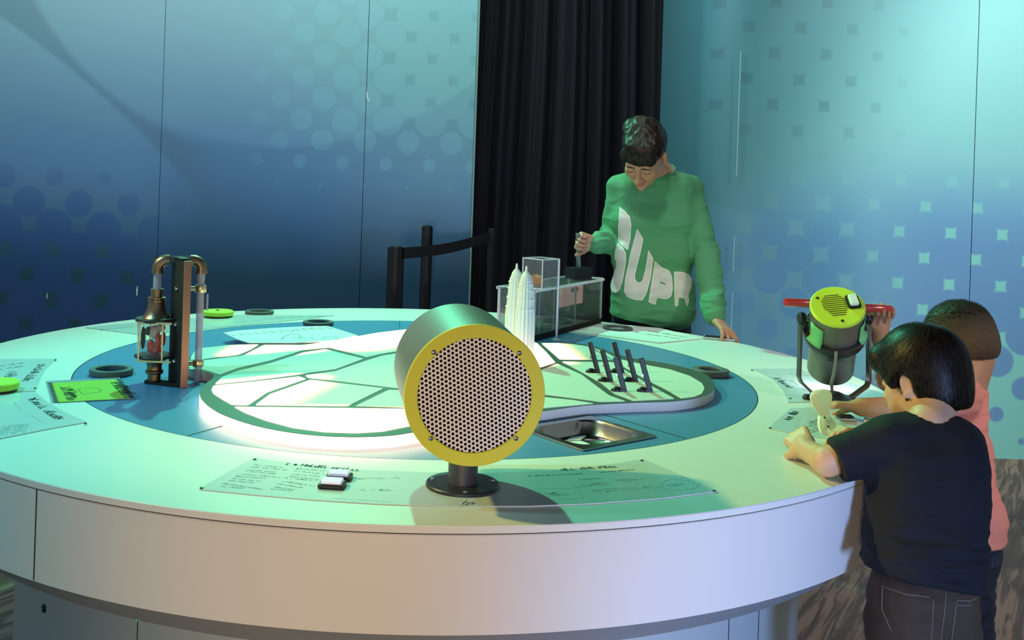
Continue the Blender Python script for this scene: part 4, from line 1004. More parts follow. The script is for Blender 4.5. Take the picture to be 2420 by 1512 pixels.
for (px, sgn) in ((1909, -1), (2042, 1)):
    bm = bmesh.new(); cs = []
    for k in range(8):
        s = LL - 0.028 - 0.062 * k / 7; off = 0.0675 if s > LL - 0.085 else 0.0675 + (LL - 0.085 - s) * 2.2
        a0 = (0.18 * math.sin(k * 0.4)); r1 = []
        for a in (-0.30, -0.10, 0.10, 0.30):
            a_ = a + 0.55; dirv = rr * sgn * math.cos(a_) - up * math.sin(a_)
            r1.append(bm.verts.new(c1 + n_ * s + dirv * (off + 0.0015)))
        cs.append(r1)
    for a, c in zip(cs[:-1], cs[1:]):
        for k in range(3): bm.faces.new((a[k], a[k + 1], c[k + 1], c[k]))
    o = part('side_tape', bm, mat('mint tape', (120, 214, 150), 0.5), lp, smooth=True); sm = o.modifiers.new('s', 'SOLIDIFY'); sm.thickness = 0.0015
part('cable', tube([at_Y(1976, 830, 2.50), at_Y(1975, 855, 2.50), at_Y(1970, 885, 2.52), at_Y(1965, 905, 2.545), at_Y(1967, 930, 2.56), at_Y(1968, 945, 2.575)], 0.0042, 12), mat('grey conduit', (130, 136, 128), 0.4, metal=0.4), lp, angle=60)
part('base', lathe([(0.0, 0), (0.060, 0), (0.060, 0.006), (0.035, 0.012), (0.018, 0.020), (0, 0.020)], lb + Vector((0, 0.0, 0.0022)), seg=64, cap=False), 'dark_metal', lp, angle=40)
part('base_knob', lathe([(0.0, 0), (0.013, 0), (0.014, 0.006), (0.010, 0.012), (0, 0.013)], at_z(1909, 945, TZ) + Vector((0, 0, 0.0022)), seg=28, cap=False), 'black', lp, angle=40)
part('lens', lathe([(0, 0.002), (0.055, 0.002), (0.055, 0.006), (0, 0.006)], c1, n_, 48, cap=False), mat('lit lens glass', (230, 228, 255), 0.3, emit=(235, 230, 255), estr=3.0), lp)
l_ = spot('hooded_lamp_light', c1 - n_ * 0.006, c1 - n_ * 0.3, 3.5, (0.92, 0.90, 1.0), 110, 0.7, 0.03)
# small rocker under the propeller
p = at_z(2000, 993, TZ + 0.002); t = thing('rocker_switch', 'small black rocker switch on the right sheet beside the propeller', 'switch', p)
part('bezel', box(p + Vector((0, 0, 0.004)), (0.042, 0.030, 0.008), None, 0.003), 'steel', t); part('rocker', box(p + Vector((0, 0, 0.010)), (0.028, 0.020, 0.006), None, 0.002), 'black', t)
P = [at_z(*q, TZ + 0.003) for q in ((2050, 975), (2086, 975), (2087, 1003), (2062, 1010), (2040, 996))]; c = sum(P, Vector()) / 5
o = obj('clear_plate', prism([(q.x - c.x, q.y - c.y) for q in rounded(P, 0.008)], 0, 0.006), 'glass_edge'); o.location = (c.x, c.y, TZ + 0.0025); tag(o, 'small pale clear plate at the table edge right of the rocker switch', 'plate')
# propeller
pr = thing('propeller', 'off-white plastic propeller held upright between the hands of the child in navy', 'propeller', at_Y(1950, 990, 2.19))
def plate(name, pts, th, curve, m=None):
    bm = bmesh.new(); Yf = lambda x, y: 2.25 - (y - 920) * 0.0010 + curve * ((x - 1945) / 50) ** 2
    P = [at_Y(x, y, Yf(x, y)) for x, y in catmull([Vector(p) for p in pts], 4)]
    a = [bm.verts.new(p) for p in P]; b_ = [bm.verts.new(p + Vector((0, th, 0))) for p in P]; n = len(a)
    bm.faces.new(a); bm.faces.new(b_[::-1])
    for i in range(n): bm.faces.new((a[i], b_[i], b_[(i + 1) % n], a[(i + 1) % n]))
    return part(name, bm, 'propm', pr, angle=50)
M['propm'] = mat('off white plastic', (232, 228, 204), 0.5)
plate('blade', [(1938, 921), (1956, 921), (1966, 932), (1965, 950), (1960, 970), (1958, 987), (1942, 986), (1930, 972), (1920, 955), (1916, 938), (1922, 926)], 0.006, 0.0)
plate('blade', [(1962, 992), (1985, 1003), (2010, 1012), (2042, 1022), (2040, 1040), (2022, 1044), (2000, 1032), (1980, 1030), (1968, 1036), (1952, 1026), (1950, 1005)], 0.006, 0.0)
plate('hub', [(1940, 984), (1960, 984), (1976, 1000), (1980, 1018), (1966, 1030), (1946, 1028), (1938, 1008)], 0.014, 0.0)
for (x, y) in ((1948, 986), (1957, 1007)):
    p = at_Y(x, y, 2.25 - (y - 920) * 0.001 - 0.0005); part('pin', lathe([(0.0022, 0), (0.0022, 0.0015), (0, 0.0015)], p, (0, -1, 0), 12), 'dark_metal', pr)
# ============================================================ BODIES: implicit surfaces meshed with surface nets
VX = 1.0
class Field:
    def __init__(s, lo, hi, vox):
        s.v = vox * VX; s.lo = np.array(lo, np.float32); n = np.ceil((np.array(hi) - s.lo) / s.v).astype(int) + 1
        s.n = n; s.F = np.full(n, 0.08, np.float32)
    def _sub(s, lo, hi):
        a = np.clip(np.floor((lo - s.lo) / s.v).astype(int), 0, s.n); b = np.clip(np.ceil((hi - s.lo) / s.v).astype(int) + 1, 0, s.n)
        if (b - a).min() <= 0: return None, None
        ax_ = [s.lo[i] + s.v * np.arange(a[i], b[i], dtype=np.float32) for i in range(3)]
        return tuple(slice(a[i], b[i]) for i in range(3)), ax_
    def _mix(s, sl, d, k, sub):
        F = s.F[sl]
        if sub:
            d = -d; h = np.clip(0.5 - 0.5 * (F - d) / k, 0, 1) if k > 0 else None
            s.F[sl] = np.maximum(F, d) if k <= 0 else F + (d - F) * h + k * h * (1 - h)
        elif k <= 0: s.F[sl] = np.minimum(F, d)
        else:
            h = np.clip(0.5 + 0.5 * (F - d) / k, 0, 1); s.F[sl] = F + (d - F) * h - k * h * (1 - h)
    def cap(s, a, b, r1, r2=None, k=0.012, flat=None, q=1.0, sub=False):
        """tapered capsule; flat = direction in which the section is squashed by q"""
        r2 = r1 if r2 is None else r2
        a, b = np.array(a, np.float32), np.array(b, np.float32); m = max(r1, r2) / min(1.0, 1.0) + k + 0.006
        sl, g = s._sub(np.minimum(a, b) - m, np.maximum(a, b) + m)
        if sl is None: return s
        X_, Y_, Z_ = g[0][:, None, None], g[1][None, :, None], g[2][None, None, :]
        ab = b - a; l2 = float(ab @ ab) + 1e-12
        px, py, pz = X_ - a[0], Y_ - a[1], Z_ - a[2]
        t = np.clip((px * ab[0] + py * ab[1] + pz * ab[2]) / l2, 0, 1)
        qx, qy, qz = px - ab[0] * t, py - ab[1] * t, pz - ab[2] * t
        if flat is not None:
            f = np.array(flat, np.float32); f = f / np.linalg.norm(f); dn = (qx * f[0] + qy * f[1] + qz * f[2]); e = (1 / q - 1) * dn
            r_ = np.sqrt((qx + f[0] * e) ** 2 + (qy + f[1] * e) ** 2 + (qz + f[2] * e) ** 2)
            r0 = np.sqrt(qx * qx + qy * qy + qz * qz); rad = r1 + (r2 - r1) * t
            d = np.where(r_ > 1e-6, r0 * (r_ - rad) / np.maximum(r_, 1e-6), -rad * q)
        else:
            d = np.sqrt(qx * qx + qy * qy + qz * qz) - (r1 + (r2 - r1) * t)
        s._mix(sl, d.astype(np.float32), k, sub); return s
    def ell(s, c, r, R=None, k=0.012, sub=False):
        c = np.array(c, np.float32); r = np.array(r, np.float32) * np.ones(3, np.float32)
        m = float(r.max()) + k + 0.006; sl, g = s._sub(c - m, c + m)
        if sl is None: return s
        X_, Y_, Z_ = g[0][:, None, None] - c[0], g[1][None, :, None] - c[1], g[2][None, None, :] - c[2]
        if R is not None:
            R = np.array(R, np.float32)   # columns = local axes
            L0 = X_ * R[0, 0] + Y_ * R[1, 0] + Z_ * R[2, 0]; L1 = X_ * R[0, 1] + Y_ * R[1, 1] + Z_ * R[2, 1]; L2 = X_ * R[0, 2] + Y_ * R[1, 2] + Z_ * R[2, 2]
        else: L0, L1, L2 = X_, Y_, Z_
        k0 = np.sqrt((L0 / r[0]) ** 2 + (L1 / r[1]) ** 2 + (L2 / r[2]) ** 2)
        k1 = np.sqrt((L0 / r[0] ** 2) ** 2 + (L1 / r[1] ** 2) ** 2 + (L2 / r[2] ** 2) ** 2)
        d = k0 * (k0 - 1) / np.maximum(k1, 1e-6)
        s._mix(sl, d.astype(np.float32), k, sub); return s
    def cut(s, p, n, k=0.0):
        """remove everything on the side n points to, beyond point p"""
        n = np.array(n, np.float32); n /= np.linalg.norm(n); p = np.array(p, np.float32)
        g = [s.lo[i] + s.v * np.arange(s.n[i], dtype=np.float32) for i in range(3)]
        d = (g[0][:, None, None] - p[0]) * n[0] + (g[1][None, :, None] - p[1]) * n[1] + (g[2][None, None, :] - p[2]) * n[2]
        s.F = np.maximum(s.F, d.astype(np.float32)) if k <= 0 else s.F + 0; return s
    def mesh(s, name, relax=1):
        F = s.F; F[0] = F[-1] = 0.05; F[:, 0] = F[:, -1] = 0.05; F[:, :, 0] = F[:, :, -1] = 0.05
        S = F < 0; n = np.array(F.shape) - 1
        cnt = np.zeros(n, np.uint8)
        for i in (0, 1):
            for j in (0, 1):
                for k in (0, 1): cnt += S[i:n[0] + i, j:n[1] + j, k:n[2] + k]
        cells = np.argwhere((cnt > 0) & (cnt < 8)); idx = np.full(n, -1, np.int32); idx[tuple(cells.T)] = np.arange(len(cells))
        P = np.zeros((len(cells), 3), np.float32); W_ = np.zeros(len(cells), np.float32)
        cv = {}
        for i in (0, 1):
            for j in (0, 1):
                for k in (0, 1): cv[i, j, k] = F[cells[:, 0] + i, cells[:, 1] + j, cells[:, 2] + k]
        for a in cv:
            for ax_ in range(3):
                if a[ax_] == 0:
                    b = list(a); b[ax_] = 1; b = tuple(b); fa, fb = cv[a], cv[b]; m = (fa < 0) != (fb < 0)
                    t = np.where(m, fa / np.where(m, fa - fb, 1), 0); q = np.zeros((len(cells), 3), np.float32) + np.array(a, np.float32); q[:, ax_] += t
                    P += q * m[:, None]; W_ += m
        P = P / W_[:, None] + cells; V_ = s.lo + P * s.v
        quads = []
        for ax_ in range(3):
            o1, o2 = [(1, 2), (2, 0), (0, 1)][ax_]
            sa = [slice(None)] * 3; sb = [slice(None)] * 3; sa[ax_] = slice(0, -1); sb[ax_] = slice(1, None)
            A, B = S[tuple(sa)], S[tuple(sb)]; e = np.argwhere(A != B)
            e = e[(e[:, o1] > 0) & (e[:, o2] > 0) & (e[:, o1] < n[o1]) & (e[:, o2] < n[o2])]
            fl = A[tuple(e.T)]
            def at(d1, d2):
                q = e.copy(); q[:, o1] += d1; q[:, o2] += d2; return idx[tuple(q.T)]
            Q = np.stack([at(-1, -1), at(0, -1), at(0, 0), at(-1, 0)], 1); Q[~fl] = Q[~fl][:, ::-1]; quads.append(Q)
        Q = np.concatenate(quads); Q = Q[(Q >= 0).all(1)]
        for _ in range(relax):                              # light smoothing
            E_ = np.concatenate([Q[:, [0, 1]], Q[:, [1, 2]], Q[:, [2, 3]], Q[:, [3, 0]]]); acc = np.zeros_like(V_); c = np.zeros(len(V_), np.float32)
            for a_, b_ in ((0, 1), (1, 0)):
                for i in range(3): acc[:, i] += np.bincount(E_[:, a_], weights=V_[E_[:, b_], i], minlength=len(V_))
                c += np.bincount(E_[:, a_], minlength=len(V_))
            V_ = V_ * 0.5 + (acc / np.maximum(c, 1)[:, None]) * 0.5
        me = bpy.data.meshes.new(name); me.vertices.add(len(V_)); me.vertices.foreach_set('co', V_.astype(np.float32).ravel())
        me.loops.add(Q.size); me.loops.foreach_set('vertex_index', Q.astype(np.int32).ravel())
        me.polygons.add(len(Q)); me.polygons.foreach_set('loop_start', np.arange(0, Q.size, 4, dtype=np.int32)); me.polygons.foreach_set('loop_total', np.full(len(Q), 4, np.int32))
        me.update(calc_edges=True); me.validate(); me.polygons.foreach_set('use_smooth', [True] * len(me.polygons))
        return me
def mesh_np(me):
    n = len(me.vertices); co = np.empty(n * 3, np.float32); me.vertices.foreach_get('co', co); no = np.empty(n * 3, np.float32); me.vertex_normals.foreach_get('vector', no)
    return co.reshape(-1, 3), no.reshape(-1, 3)
from mathutils import noise as mn
def wrinkle(me, amp, freq, stretch=(1, 1, 1), seed=0, mask=None, ridged=True):
    co, no = mesh_np(me); q = co * np.array(stretch, np.float32) * freq + seed * 7.31
    d = np.array([mn.noise(Vector(p)) + 0.5 * mn.noise(Vector(p) * 2.1 + Vector((3, 1, 7))) for p in q], np.float32)
    if ridged: d = 0.5 - np.abs(d) * 2.2
    if mask is not None: d = d * mask(co)
    co2 = co + no * (d * amp)[:, None]; me.vertices.foreach_set('co', co2.astype(np.float32).ravel()); me.update()
def N3(v): v = np.array(v, float); return v / np.linalg.norm(v)
def frame3(fwd, up=(0, 0, 1)):
    f = N3(fwd); r = N3(np.cross(f, up)); u_ = np.cross(r, f); return np.stack([r, f, u_], 1)     # columns: right, forward, up
class HeadF:
    def __init__(s, c, fwd, scale=1.0, up=(0, 0, 1), side=0.0):
        s.c = np.array(c, float); s.R = frame3(fwd, up); s.k = scale
    def p(s, x, y, z): return s.c + s.R @ (np.array((x, y, z), float) * s.k)
    def loc(s, co): return ((co - s.c) @ s.R) / s.k
def head(S, H, child=False):
    k = H.k; e = lambda c, r, kk=0.012, sub=False: S.ell(H.p(*c), np.array(r) * k, H.R, kk * k, sub)
    c_ = lambda a, b, r1, r2, kk=0.01, sub=False: S.cap(H.p(*a), H.p(*b), r1 * k, r2 * k, kk * k, sub=sub)
    e((0, -0.015, 0.032), (0.073, 0.092, 0.084)); e((0, 0.022, -0.035), (0.057, 0.064, 0.072), 0.02)
    e((0, 0.028, -0.078), (0.042, 0.050, 0.032), 0.02); c_((0, 0.066, -0.100), (0, 0.060, -0.098), 0.017, 0.018, 0.015)
    for s_ in (-1, 1):
        e((s_ * 0.036, 0.056, -0.030), (0.022, 0.022, 0.024), 0.018)
        if child: e((s_ * 0.036, 0.045, -0.062), (0.028, 0.030, 0.028), 0.018)
        e((s_ * 0.052, 0.004, -0.070), (0.014, 0.026, 0.022), 0.018)
    c_((-0.036, 0.073, 0.018), (0.036, 0.073, 0.018), 0.012, 0.012, 0.012)
    for s_ in (-1, 1):
        e((s_ * 0.031, 0.094, -0.004), (0.017, 0.014, 0.011), 0.010, True)
        e((s_ * 0.031, 0.073, -0.003), (0.0145, 0.0135, 0.0125), 0.003)
    c_((0, 0.084, 0.004), (0, 0.103, -0.034), 0.0075, 0.0115, 0.008)
    for s_ in (-1, 1): e((s_ * 0.012, 0.094, -0.037), (0.009, 0.010, 0.008), 0.005)
    c_((-0.019, 0.078, -0.062), (0.019, 0.078, -0.062), 0.006, 0.006, 0.006); e((0, 0.088, -0.059), (0.017, 0.008, 0.0055), 0.004); e((0, 0.086, -0.069), (0.015, 0.008, 0.0065), 0.004)
    c_((-0.020, 0.095, -0.0635), (0.020, 0.095, -0.0635), 0.0022, 0.0022, 0.003, True)
    for s_ in (-1, 1):
        e((s_ * 0.076, -0.008, -0.012), (0.009, 0.017, 0.030), 0.005); e((s_ * 0.084, -0.012, -0.010), (0.006, 0.010, 0.019), 0.003, True)
        e((s_ * 0.083, -0.003, -0.036), (0.005, 0.008, 0.008), 0.003)
def hand(S, wrist, d, n, thumb, curl=(0.5, 0.6, 0.7, 0.8), spread=0.08, k=1.0, tcurl=0.4, tout=0.7, base=0.25, vr=0.004):
    """d fingers direction, n palm normal, thumb = +1/-1 side along cross(d, n)"""
    w_ = np.array(wrist, float); d = N3(d); n = N3(np.array(n) - d * np.dot(n, d)); s_ = np.cross(d, n) * thumb
    P = lambda a, b, c: w_ + (d * a + s_ * b + n * c) * k
    S.cap(P(-0.03, 0, 0), P(0.02, 0, 0), 0.024 * k, 0.026 * k, 0.012 * k, flat=n, q=0.75)
    for b in (0.028, 0.009, -0.010, -0.028): S.cap(P(0.018, b * 0.6, 0), P(0.082 - abs(b - 0.005) * 0.2, b, 0), 0.013 * k, 0.0115 * k, 0.009 * k, flat=n, q=0.95)
    S.cap(P(0.020, 0.022, 0.006), P(0.05, 0.026, 0.008), 0.015 * k, 0.012 * k, 0.010 * k)
    Ls = (0.072, 0.080, 0.074, 0.058)
    for i, (b, L_) in enumerate(zip((0.029, 0.0095, -0.010, -0.0285), Ls)):
        p = P(0.083 - abs(b - 0.005) * 0.22, b, 0.0); a = base * curl[i]; sp = spread * (1.2 - i * 0.9)
        r = (0.0098, 0.0090, 0.0080, 0.0072) if i < 3 else (0.0088, 0.0080, 0.0072, 0.0065)
        for j, f in enumerate((0.46, 0.30, 0.24)):
            if j == 0: a = curl[i] * 1.0
            else: a += curl[i] * (1.15 if j == 1 else 0.7)
            dv = (d * math.cos(a) + n * math.sin(a)); dv = N3(dv + s_ * sp * math.cos(a)); q = p + dv * L_ * f * k
            S.cap(p, q, max(r[j] * k, 1.3 * vr), max(r[j + 1] * k, 1.2 * vr), 0.0025 * k); p = q
    a = 0.0; p = P(0.018, 0.030, 0.006); dv = N3(d * 0.75 + s_ * tout + n * 0.35)
    S.cap(P(0.008, 0.018, 0.004), p, 0.014 * k, 0.0135 * k, 0.010 * k)
    for j, f in enumerate((0.036, 0.032, 0.026)):
        q = p + dv * f * k; S.cap(p, q, max((0.0130, 0.0108, 0.0098)[j] * k, 1.3 * vr), max((0.0108, 0.0098, 0.0082)[j] * k, 1.3 * vr), 0.004 * k); p = q
        dv = N3(dv + n * tcurl * 0.6 + d * tcurl * 0.45 - s_ * tcurl * 0.25)
def skin_mat(name, col, lipc=(176, 100, 92)):
    m = mat(name, col, 0.5, noise=0.05, nscale=20, bump=0.05, bscale=300); b = m.node_tree.nodes['Principled BSDF']
    b.inputs['Subsurface Weight'].default_value = 0.12; b.inputs['Subsurface Radius'].default_value = (0.012, 0.005, 0.003); b.inputs['Subsurface Scale'].default_value = 1.0
    return m
def body_obj(S, t, skin, H, lip, brow=None, eyes=True, relax=1, stache=None):
    me = S.mesh('body', relax); o = link('body', me, skin); put(o, t)
    me.materials.append(lip); me.materials.append(brow or lip)
    n = len(me.polygons); c = np.empty(n * 3, np.float32); me.polygons.foreach_get('center', c); L_ = H.loc(c.reshape(-1, 3))
    mi = np.zeros(n, np.int32)
    mi[(np.abs(L_[:, 0]) < 0.019 * (1 - ((L_[:, 2] + 0.0635) / 0.03) ** 2 * 3)) & (L_[:, 1] > 0.078) & (L_[:, 1] < 0.13) & (np.abs(L_[:, 2] + 0.0635) < 0.0095)] = 1
    if brow is not None:
        bx_ = np.abs(L_[:, 0]); mi[(bx_ > 0.012) & (bx_ < 0.047) & (L_[:, 1] > 0.05) & (L_[:, 1] < 0.13) & (np.abs(L_[:, 2] - 0.0165 + 0.006 * ((bx_ - 0.026) / 0.02) ** 2) < 0.0045)] = 2
    if stache:
        me.materials.append(stache); mi[(np.abs(L_[:, 0]) < 0.025) & (L_[:, 1] > 0.07) & (L_[:, 1] < 0.13) & (np.abs(L_[:, 2] + 0.0505 + np.abs(L_[:, 0]) * 0.15) < 0.0035)] = 3
    me.polygons.foreach_set('material_index', mi); me.update()
    return o
def add_eyes(H, t, closed=False):
    # lowered lids: the lash line of each eye
    for s_ in (-1, 1):
        pts = []
        for k in range(9):
            a = (k - 4) / 4 * 0.95; c = H.p(s_ * 0.031, 0.073, -0.003)
            pts.append(c + H.R @ (np.array((0.0145 * math.sin(a), 0.0135 * math.cos(a) * math.cos(0.45), -0.0125 * math.sin(0.45) * math.cos(a) ** 0.5 if math.cos(a) > 0 else 0)) * H.k * 1.03))
        part('eyelash', tube([Vector(q) for q in pts], 0.0009 * H.k, 6), 'eye_dark', t, smooth=True)
M['eye_white'] = mat('eye white', (214, 206, 200), 0.3); M['eye_dark'] = mat('eye dark', (34, 22, 18), 0.2)
def hair_strands(me, t, H, m, count, length, wid, seed, lift=0.004, flow=None, curl=0.0, segs=5, name='hair_strands'):
    """thin tapered ribbons lying along the hair shell, flowing from the crown"""
    co, no = mesh_np(me); rnd = np.random.RandomState(seed); L_ = H.loc(co)
    sel = rnd.choice(len(co), count); bvh = BVHTree.FromPolygons([Vector(c) for c in co], [list(p.vertices) for p in me.polygons])
    verts, faces = [], []
    crown = H.p(0, -0.055, 0.105)
    for i in sel:
        p = Vector(co[i]); n_ = Vector(no[i]); base = len(verts)
        dv = Vector(flow(p, n_)) if flow else (p - Vector(crown))
        dv = dv - n_ * dv.dot(n_)
        if dv.length < 1e-5: continue
        dv.normalize(); l = length * rnd.uniform(0.6, 1.2); jit = Vector(rnd.normal(0, 0.16, 3)); dv = (dv + jit).normalized(); cdir = rnd.uniform(-1, 1) * curl
        lf = lift * rnd.uniform(0.2, 1.0)
        for j in range(segs + 1):
            f = j / segs; hit, hn, _, _ = bvh.find_nearest(p)
            if hit is None: break
            s_ = dv.cross(hn).normalized(); q = hit + hn * (0.0006 + lf * math.sin(PI * min(1, f * 0.9 + 0.1))); w_ = wid * (1 - f * 0.8)
            verts.append(q - s_ * w_); verts.append(q + s_ * w_)
            g = flow(hit, hn) if flow else (hit - Vector(crown)); g = Vector(g); g = (g - hn * g.dot(hn))
            if g.length > 1e-6: dv = (dv * 0.7 + g.normalized() * 0.3 + s_ * cdir)
            dv = (dv - hn * dv.dot(hn)).normalized(); p = hit + dv * l / segs
        k = (len(verts) - base) // 2
        for j in range(k - 1): faces.append((base + 2 * j, base + 2 * j + 1, base + 2 * j + 3, base + 2 * j + 2))
    m2 = bpy.data.meshes.new(name); m2.from_pydata([tuple(v) for v in verts], [], faces); m2.update()
    o = link(name, m2, m, smooth=True); put(o, t); return o
def hair_mat(name, col, col2):
    m, nt, b = new_mat(name); x, y, z, tc = coords(nt)
    nt.links.new(cmix(noise(tc, 60, 4).step(0.35, 0.65), lin(col), lin(col2)), b.inputs['Base Color']); b.inputs['Roughness'].default_value = 0.42; b.inputs['Specular IOR Level'].default_value = 0.35
    return m
def cloth(S, name, t, m, relax=1, folds=()):
    me = S.mesh(name, relax)
    for f in folds: wrinkle(me, **f)
    o = link(name, me, m); put(o, t); return o
def Pz(px, py, Y): return np.array(at_Y(px, py, Y))
# ============================================================ PERSON IN GREEN
def man():
    t = thing('person', 'person in a green printed sweatshirt bent over the back of the table gripping a rod', 'person', (at_Y(1560, 700, 3.98).x, 4.0, 0))
    vb = 0.0034
    bx_ = Pz(1560, 700, 3.97)[0]
    S = Field((bx_ - 0.42, 3.45, 0.55), (bx_ + 0.34, 4.22, 1.66), vb)
    H = HeadF(Pz(1522, 366, 3.80), (-0.34, -0.58, -0.74), 1.07, up=(0.12, 0.0, 1.0))
    head(S, H)
    nb = Pz(1560, 418, 3.95)
    S.cap(H.p(0, -0.045, -0.045), nb, 0.052, 0.060, 0.02)
    S.cap(nb + (0, 0.03, -0.14), nb + (0, 0.03, -0.45), 0.09, 0.09, 0.03, flat=(0, 1, 0), q=0.6); S.cap(nb, nb + (0, 0.03, -0.14), 0.05, 0.08, 0.02)
    shR, elR, wrR = Pz(1466, 446, 3.98), Pz(1443, 570, 4.03), Pz(1412, 574, 3.88)
    shL, elL, wrL = Pz(1628, 448, 3.99), Pz(1668, 598, 3.90), Pz(1690, 752, 3.66)
    for a, b, c in ((shR, elR, wrR), (shL, elL, wrL)):
        S.cap(nb, a, 0.05, 0.048, 0.02); S.cap(a, b, 0.042, 0.036, 0.01); S.cap(b, c, 0.036, 0.026, 0.01)
    # right hand closed round the rod, seen from the thumb side
    hdR = Pz(1380, 566, 3.845)
    hand(S, wrR + (-0.012, -0.008, 0.004), (-0.93, -0.20, 0.14), (0.05, -0.85, -0.35), -1, curl=(1.15, 1.25, 1.35, 1.4), spread=0.02, k=0.86, tcurl=0.9, tout=0.55, vr=vb)
    # left hand spread on the phone, fingers pointing down the table
    hand(S, wrL + (0.0, -0.015, -0.006), (0.30, -0.70, -0.36), (-0.1, -0.35, -1.0), 1, curl=(0.32, 0.30, 0.34, 0.40), spread=0.22, k=0.92, tcurl=0.3, tout=0.9, vr=vb)
    sk = skin_mat('skin light brown', (196, 140, 112)); lp_ = mat('lips', (178, 104, 92), 0.45)
    body_obj(S, t, sk, H, lp_, mat('eyebrow', (44, 30, 24), 0.8), stache=mat('faint moustache', (128, 88, 70), 0.7)); add_eyes(H, t)
    # thin moustache shadow
    # sweatshirt
    G = Field((bx_ - 0.36, 3.5, 0.62), (bx_ + 0.36, 4.24, 1.50), 0.0042)
    for (px0, px1, py, Y, r, q) in ((1496, 1600, 452, 3.965, 0.080, 1.0), (1490, 1600, 520, 3.96, 0.086, 1.05), (1490, 1592, 600, 3.96, 0.086, 1.12), (1492, 1592, 680, 3.95, 0.084, 1.2), (1492, 1594, 735, 3.95, 0.086, 1.2)):
        G.cap(Pz(px0, py, Y), Pz(px1, py, Y), r, r, 0.05, flat=(0, 1, 0), q=q)
    G.cap(nb + (0, 0, -0.006), shR + (-0.012, 0, 0.012), 0.052, 0.042, 0.02); G.cap(nb + (0, 0, -0.006), shL + (0.012, 0, 0.012), 0.052, 0.042, 0.02)
    G.cap(nb + (0, -0.01, -0.02), nb + (0, 0.005, 0.012), 0.070, 0.058, 0.02)
    G.cap(shR, elR, 0.052, 0.048, 0.02); G.cap(elR, wrR, 0.048, 0.044, 0.018); G.cap(wrR + (0.03, 0.03, 0), wrR, 0.042, 0.036, 0.01)
    G.cap(shL, elL, 0.055, 0.050, 0.02); G.cap(elL, wrL + (0, 0.02, 0.03), 0.052, 0.048, 0.018); G.cap(wrL + (0, 0.035, 0.05), wrL + (0, 0.0, 0.005), 0.046, 0.038, 0.01)
    # neck opening
    G.cap(H.p(0, -0.045, -0.045), nb + (0, -0.005, 0.01), 0.058, 0.056, 0.006, sub=True)
    hemL, hemR = Pz(1428, 738, 3.95), Pz(1640, 790, 3.95)
    nv = np.array((-(hemR - hemL)[2], 0, (hemR - hemL)[0])); nv = -nv / np.linalg.norm(nv) if nv[2] > 0 else nv / np.linalg.norm(nv)
    # trim below the slanting hem only within the torso
    sl, g = G._sub(np.array((bx_ - 0.235, 3.6, 0.62)), np.array((bx_ + 0.19, 4.24, 0.88)))
    dcut = (g[0][:, None, None] - hemL[0]) * nv[0] + (g[2][None, None, :] - hemL[2]) * nv[2] + 0 * g[1][None, :, None]
    keep = (g[1][None, :, None] > 3.79) | (g[0][:, None, None] < bx_ + 0.12)
    G.F[sl] = np.where(keep & np.ones_like(dcut, bool), np.maximum(G.F[sl], dcut), G.F[sl])
    green = mat('green sweatshirt', (82, 148, 106), 0.85, noise=0.05, nscale=8, bump=0.25, bscale=500)
    def arm_mask(co):
        d = np.ones(len(co), np.float32) * 0.25
        for p, r in ((elR, 0.12), (elL, 0.09), (wrL + (0, 0.02, 0.08), 0.13), (wrR, 0.09)): d = np.maximum(d, 1 - np.clip(np.linalg.norm(co - p, axis=1) / r, 0, 1) ** 2)
        d = np.maximum(d, 0.5 * np.clip((0.95 - co[:, 2]) / 0.15, 0, 1)); return d
    sw = cloth(G, 'sweatshirt', t, green, 2, [dict(amp=0.010, freq=12, stretch=(0.6, 0.7, 1.8), seed=2, mask=arm_mask), dict(amp=0.004, freq=5, seed=5, ridged=False)])
    # ribbed collar
    R_ = frame3(N3(np.array(H.p(0, -0.045, -0.045)) - nb))
    bm = bmesh.new(); cpts = []
    axn = N3(np.array((-0.10, -0.30, 1.0))); e_1 = N3(np.cross(axn, (0, 1, 0))); e_2 = np.cross(axn, e_1)
    bvh = BVHTree.FromPolygons([v.co for v in sw.data.vertices], [list(p.vertices) for p in sw.data.polygons])
    for i in range(40):
        a = 2 * PI * i / 40; q = nb + (0, -0.012, 0.036) + e_1 * 0.066 * math.cos(a) + e_2 * 0.064 * math.sin(a)
        h, hn, _, _ = bvh.find_nearest(Vector(q)); cpts.append((h + hn * 0.003) if h else Vector(q))
    for _ in range(3): cpts = [(cpts[i - 1] + cpts[i] * 2 + cpts[(i + 1) % 40]) / 4 for i in range(40)]
    add_tube(bm, cpts + [cpts[0]], 0.0075, 10, cap=False); part('collar', bm, mat('ribbed collar', (70, 134, 94), 0.85), t, smooth=True)
    # letters printed on the front
    s5 = lambda l: [(1300 + x / 2.8, 280 + y / 2.8) for x, y in l]
    letters = [[(460, 583), (500, 615), (528, 650), (538, 700), (532, 790), (516, 872), (482, 848), (453, 818), (452, 720)],
      [(446, 822), (480, 850), (503, 890), (502, 960), (484, 1060), (465, 1130), (432, 1158), (402, 1140), (398, 1095), (425, 1010), (440, 985), (440, 950), (428, 925), (432, 880)],
      [(575, 727), (617, 795), (600, 880), (562, 1030), (563, 1070), (588, 1088), (610, 1074), (630, 1000), (650, 870), (683, 928), (665, 1060), (640, 1150), (612, 1203), (560, 1200), (510, 1180), (490, 1145), (497, 1060), (530, 900)],
      [(692, 940), (740, 985), (790, 1005), (807, 1050), (812, 1130), (800, 1180), (765, 1197), (708, 1186), (697, 1233), (650, 1215), (672, 1080)],
      [(820, 1012), (880, 1015), (915, 1030), (938, 1065), (930, 1120), (912, 1172), (920, 1205), (905, 1245), (888, 1192), (850, 1182), (846, 1240), (826, 1245), (822, 1150)]]
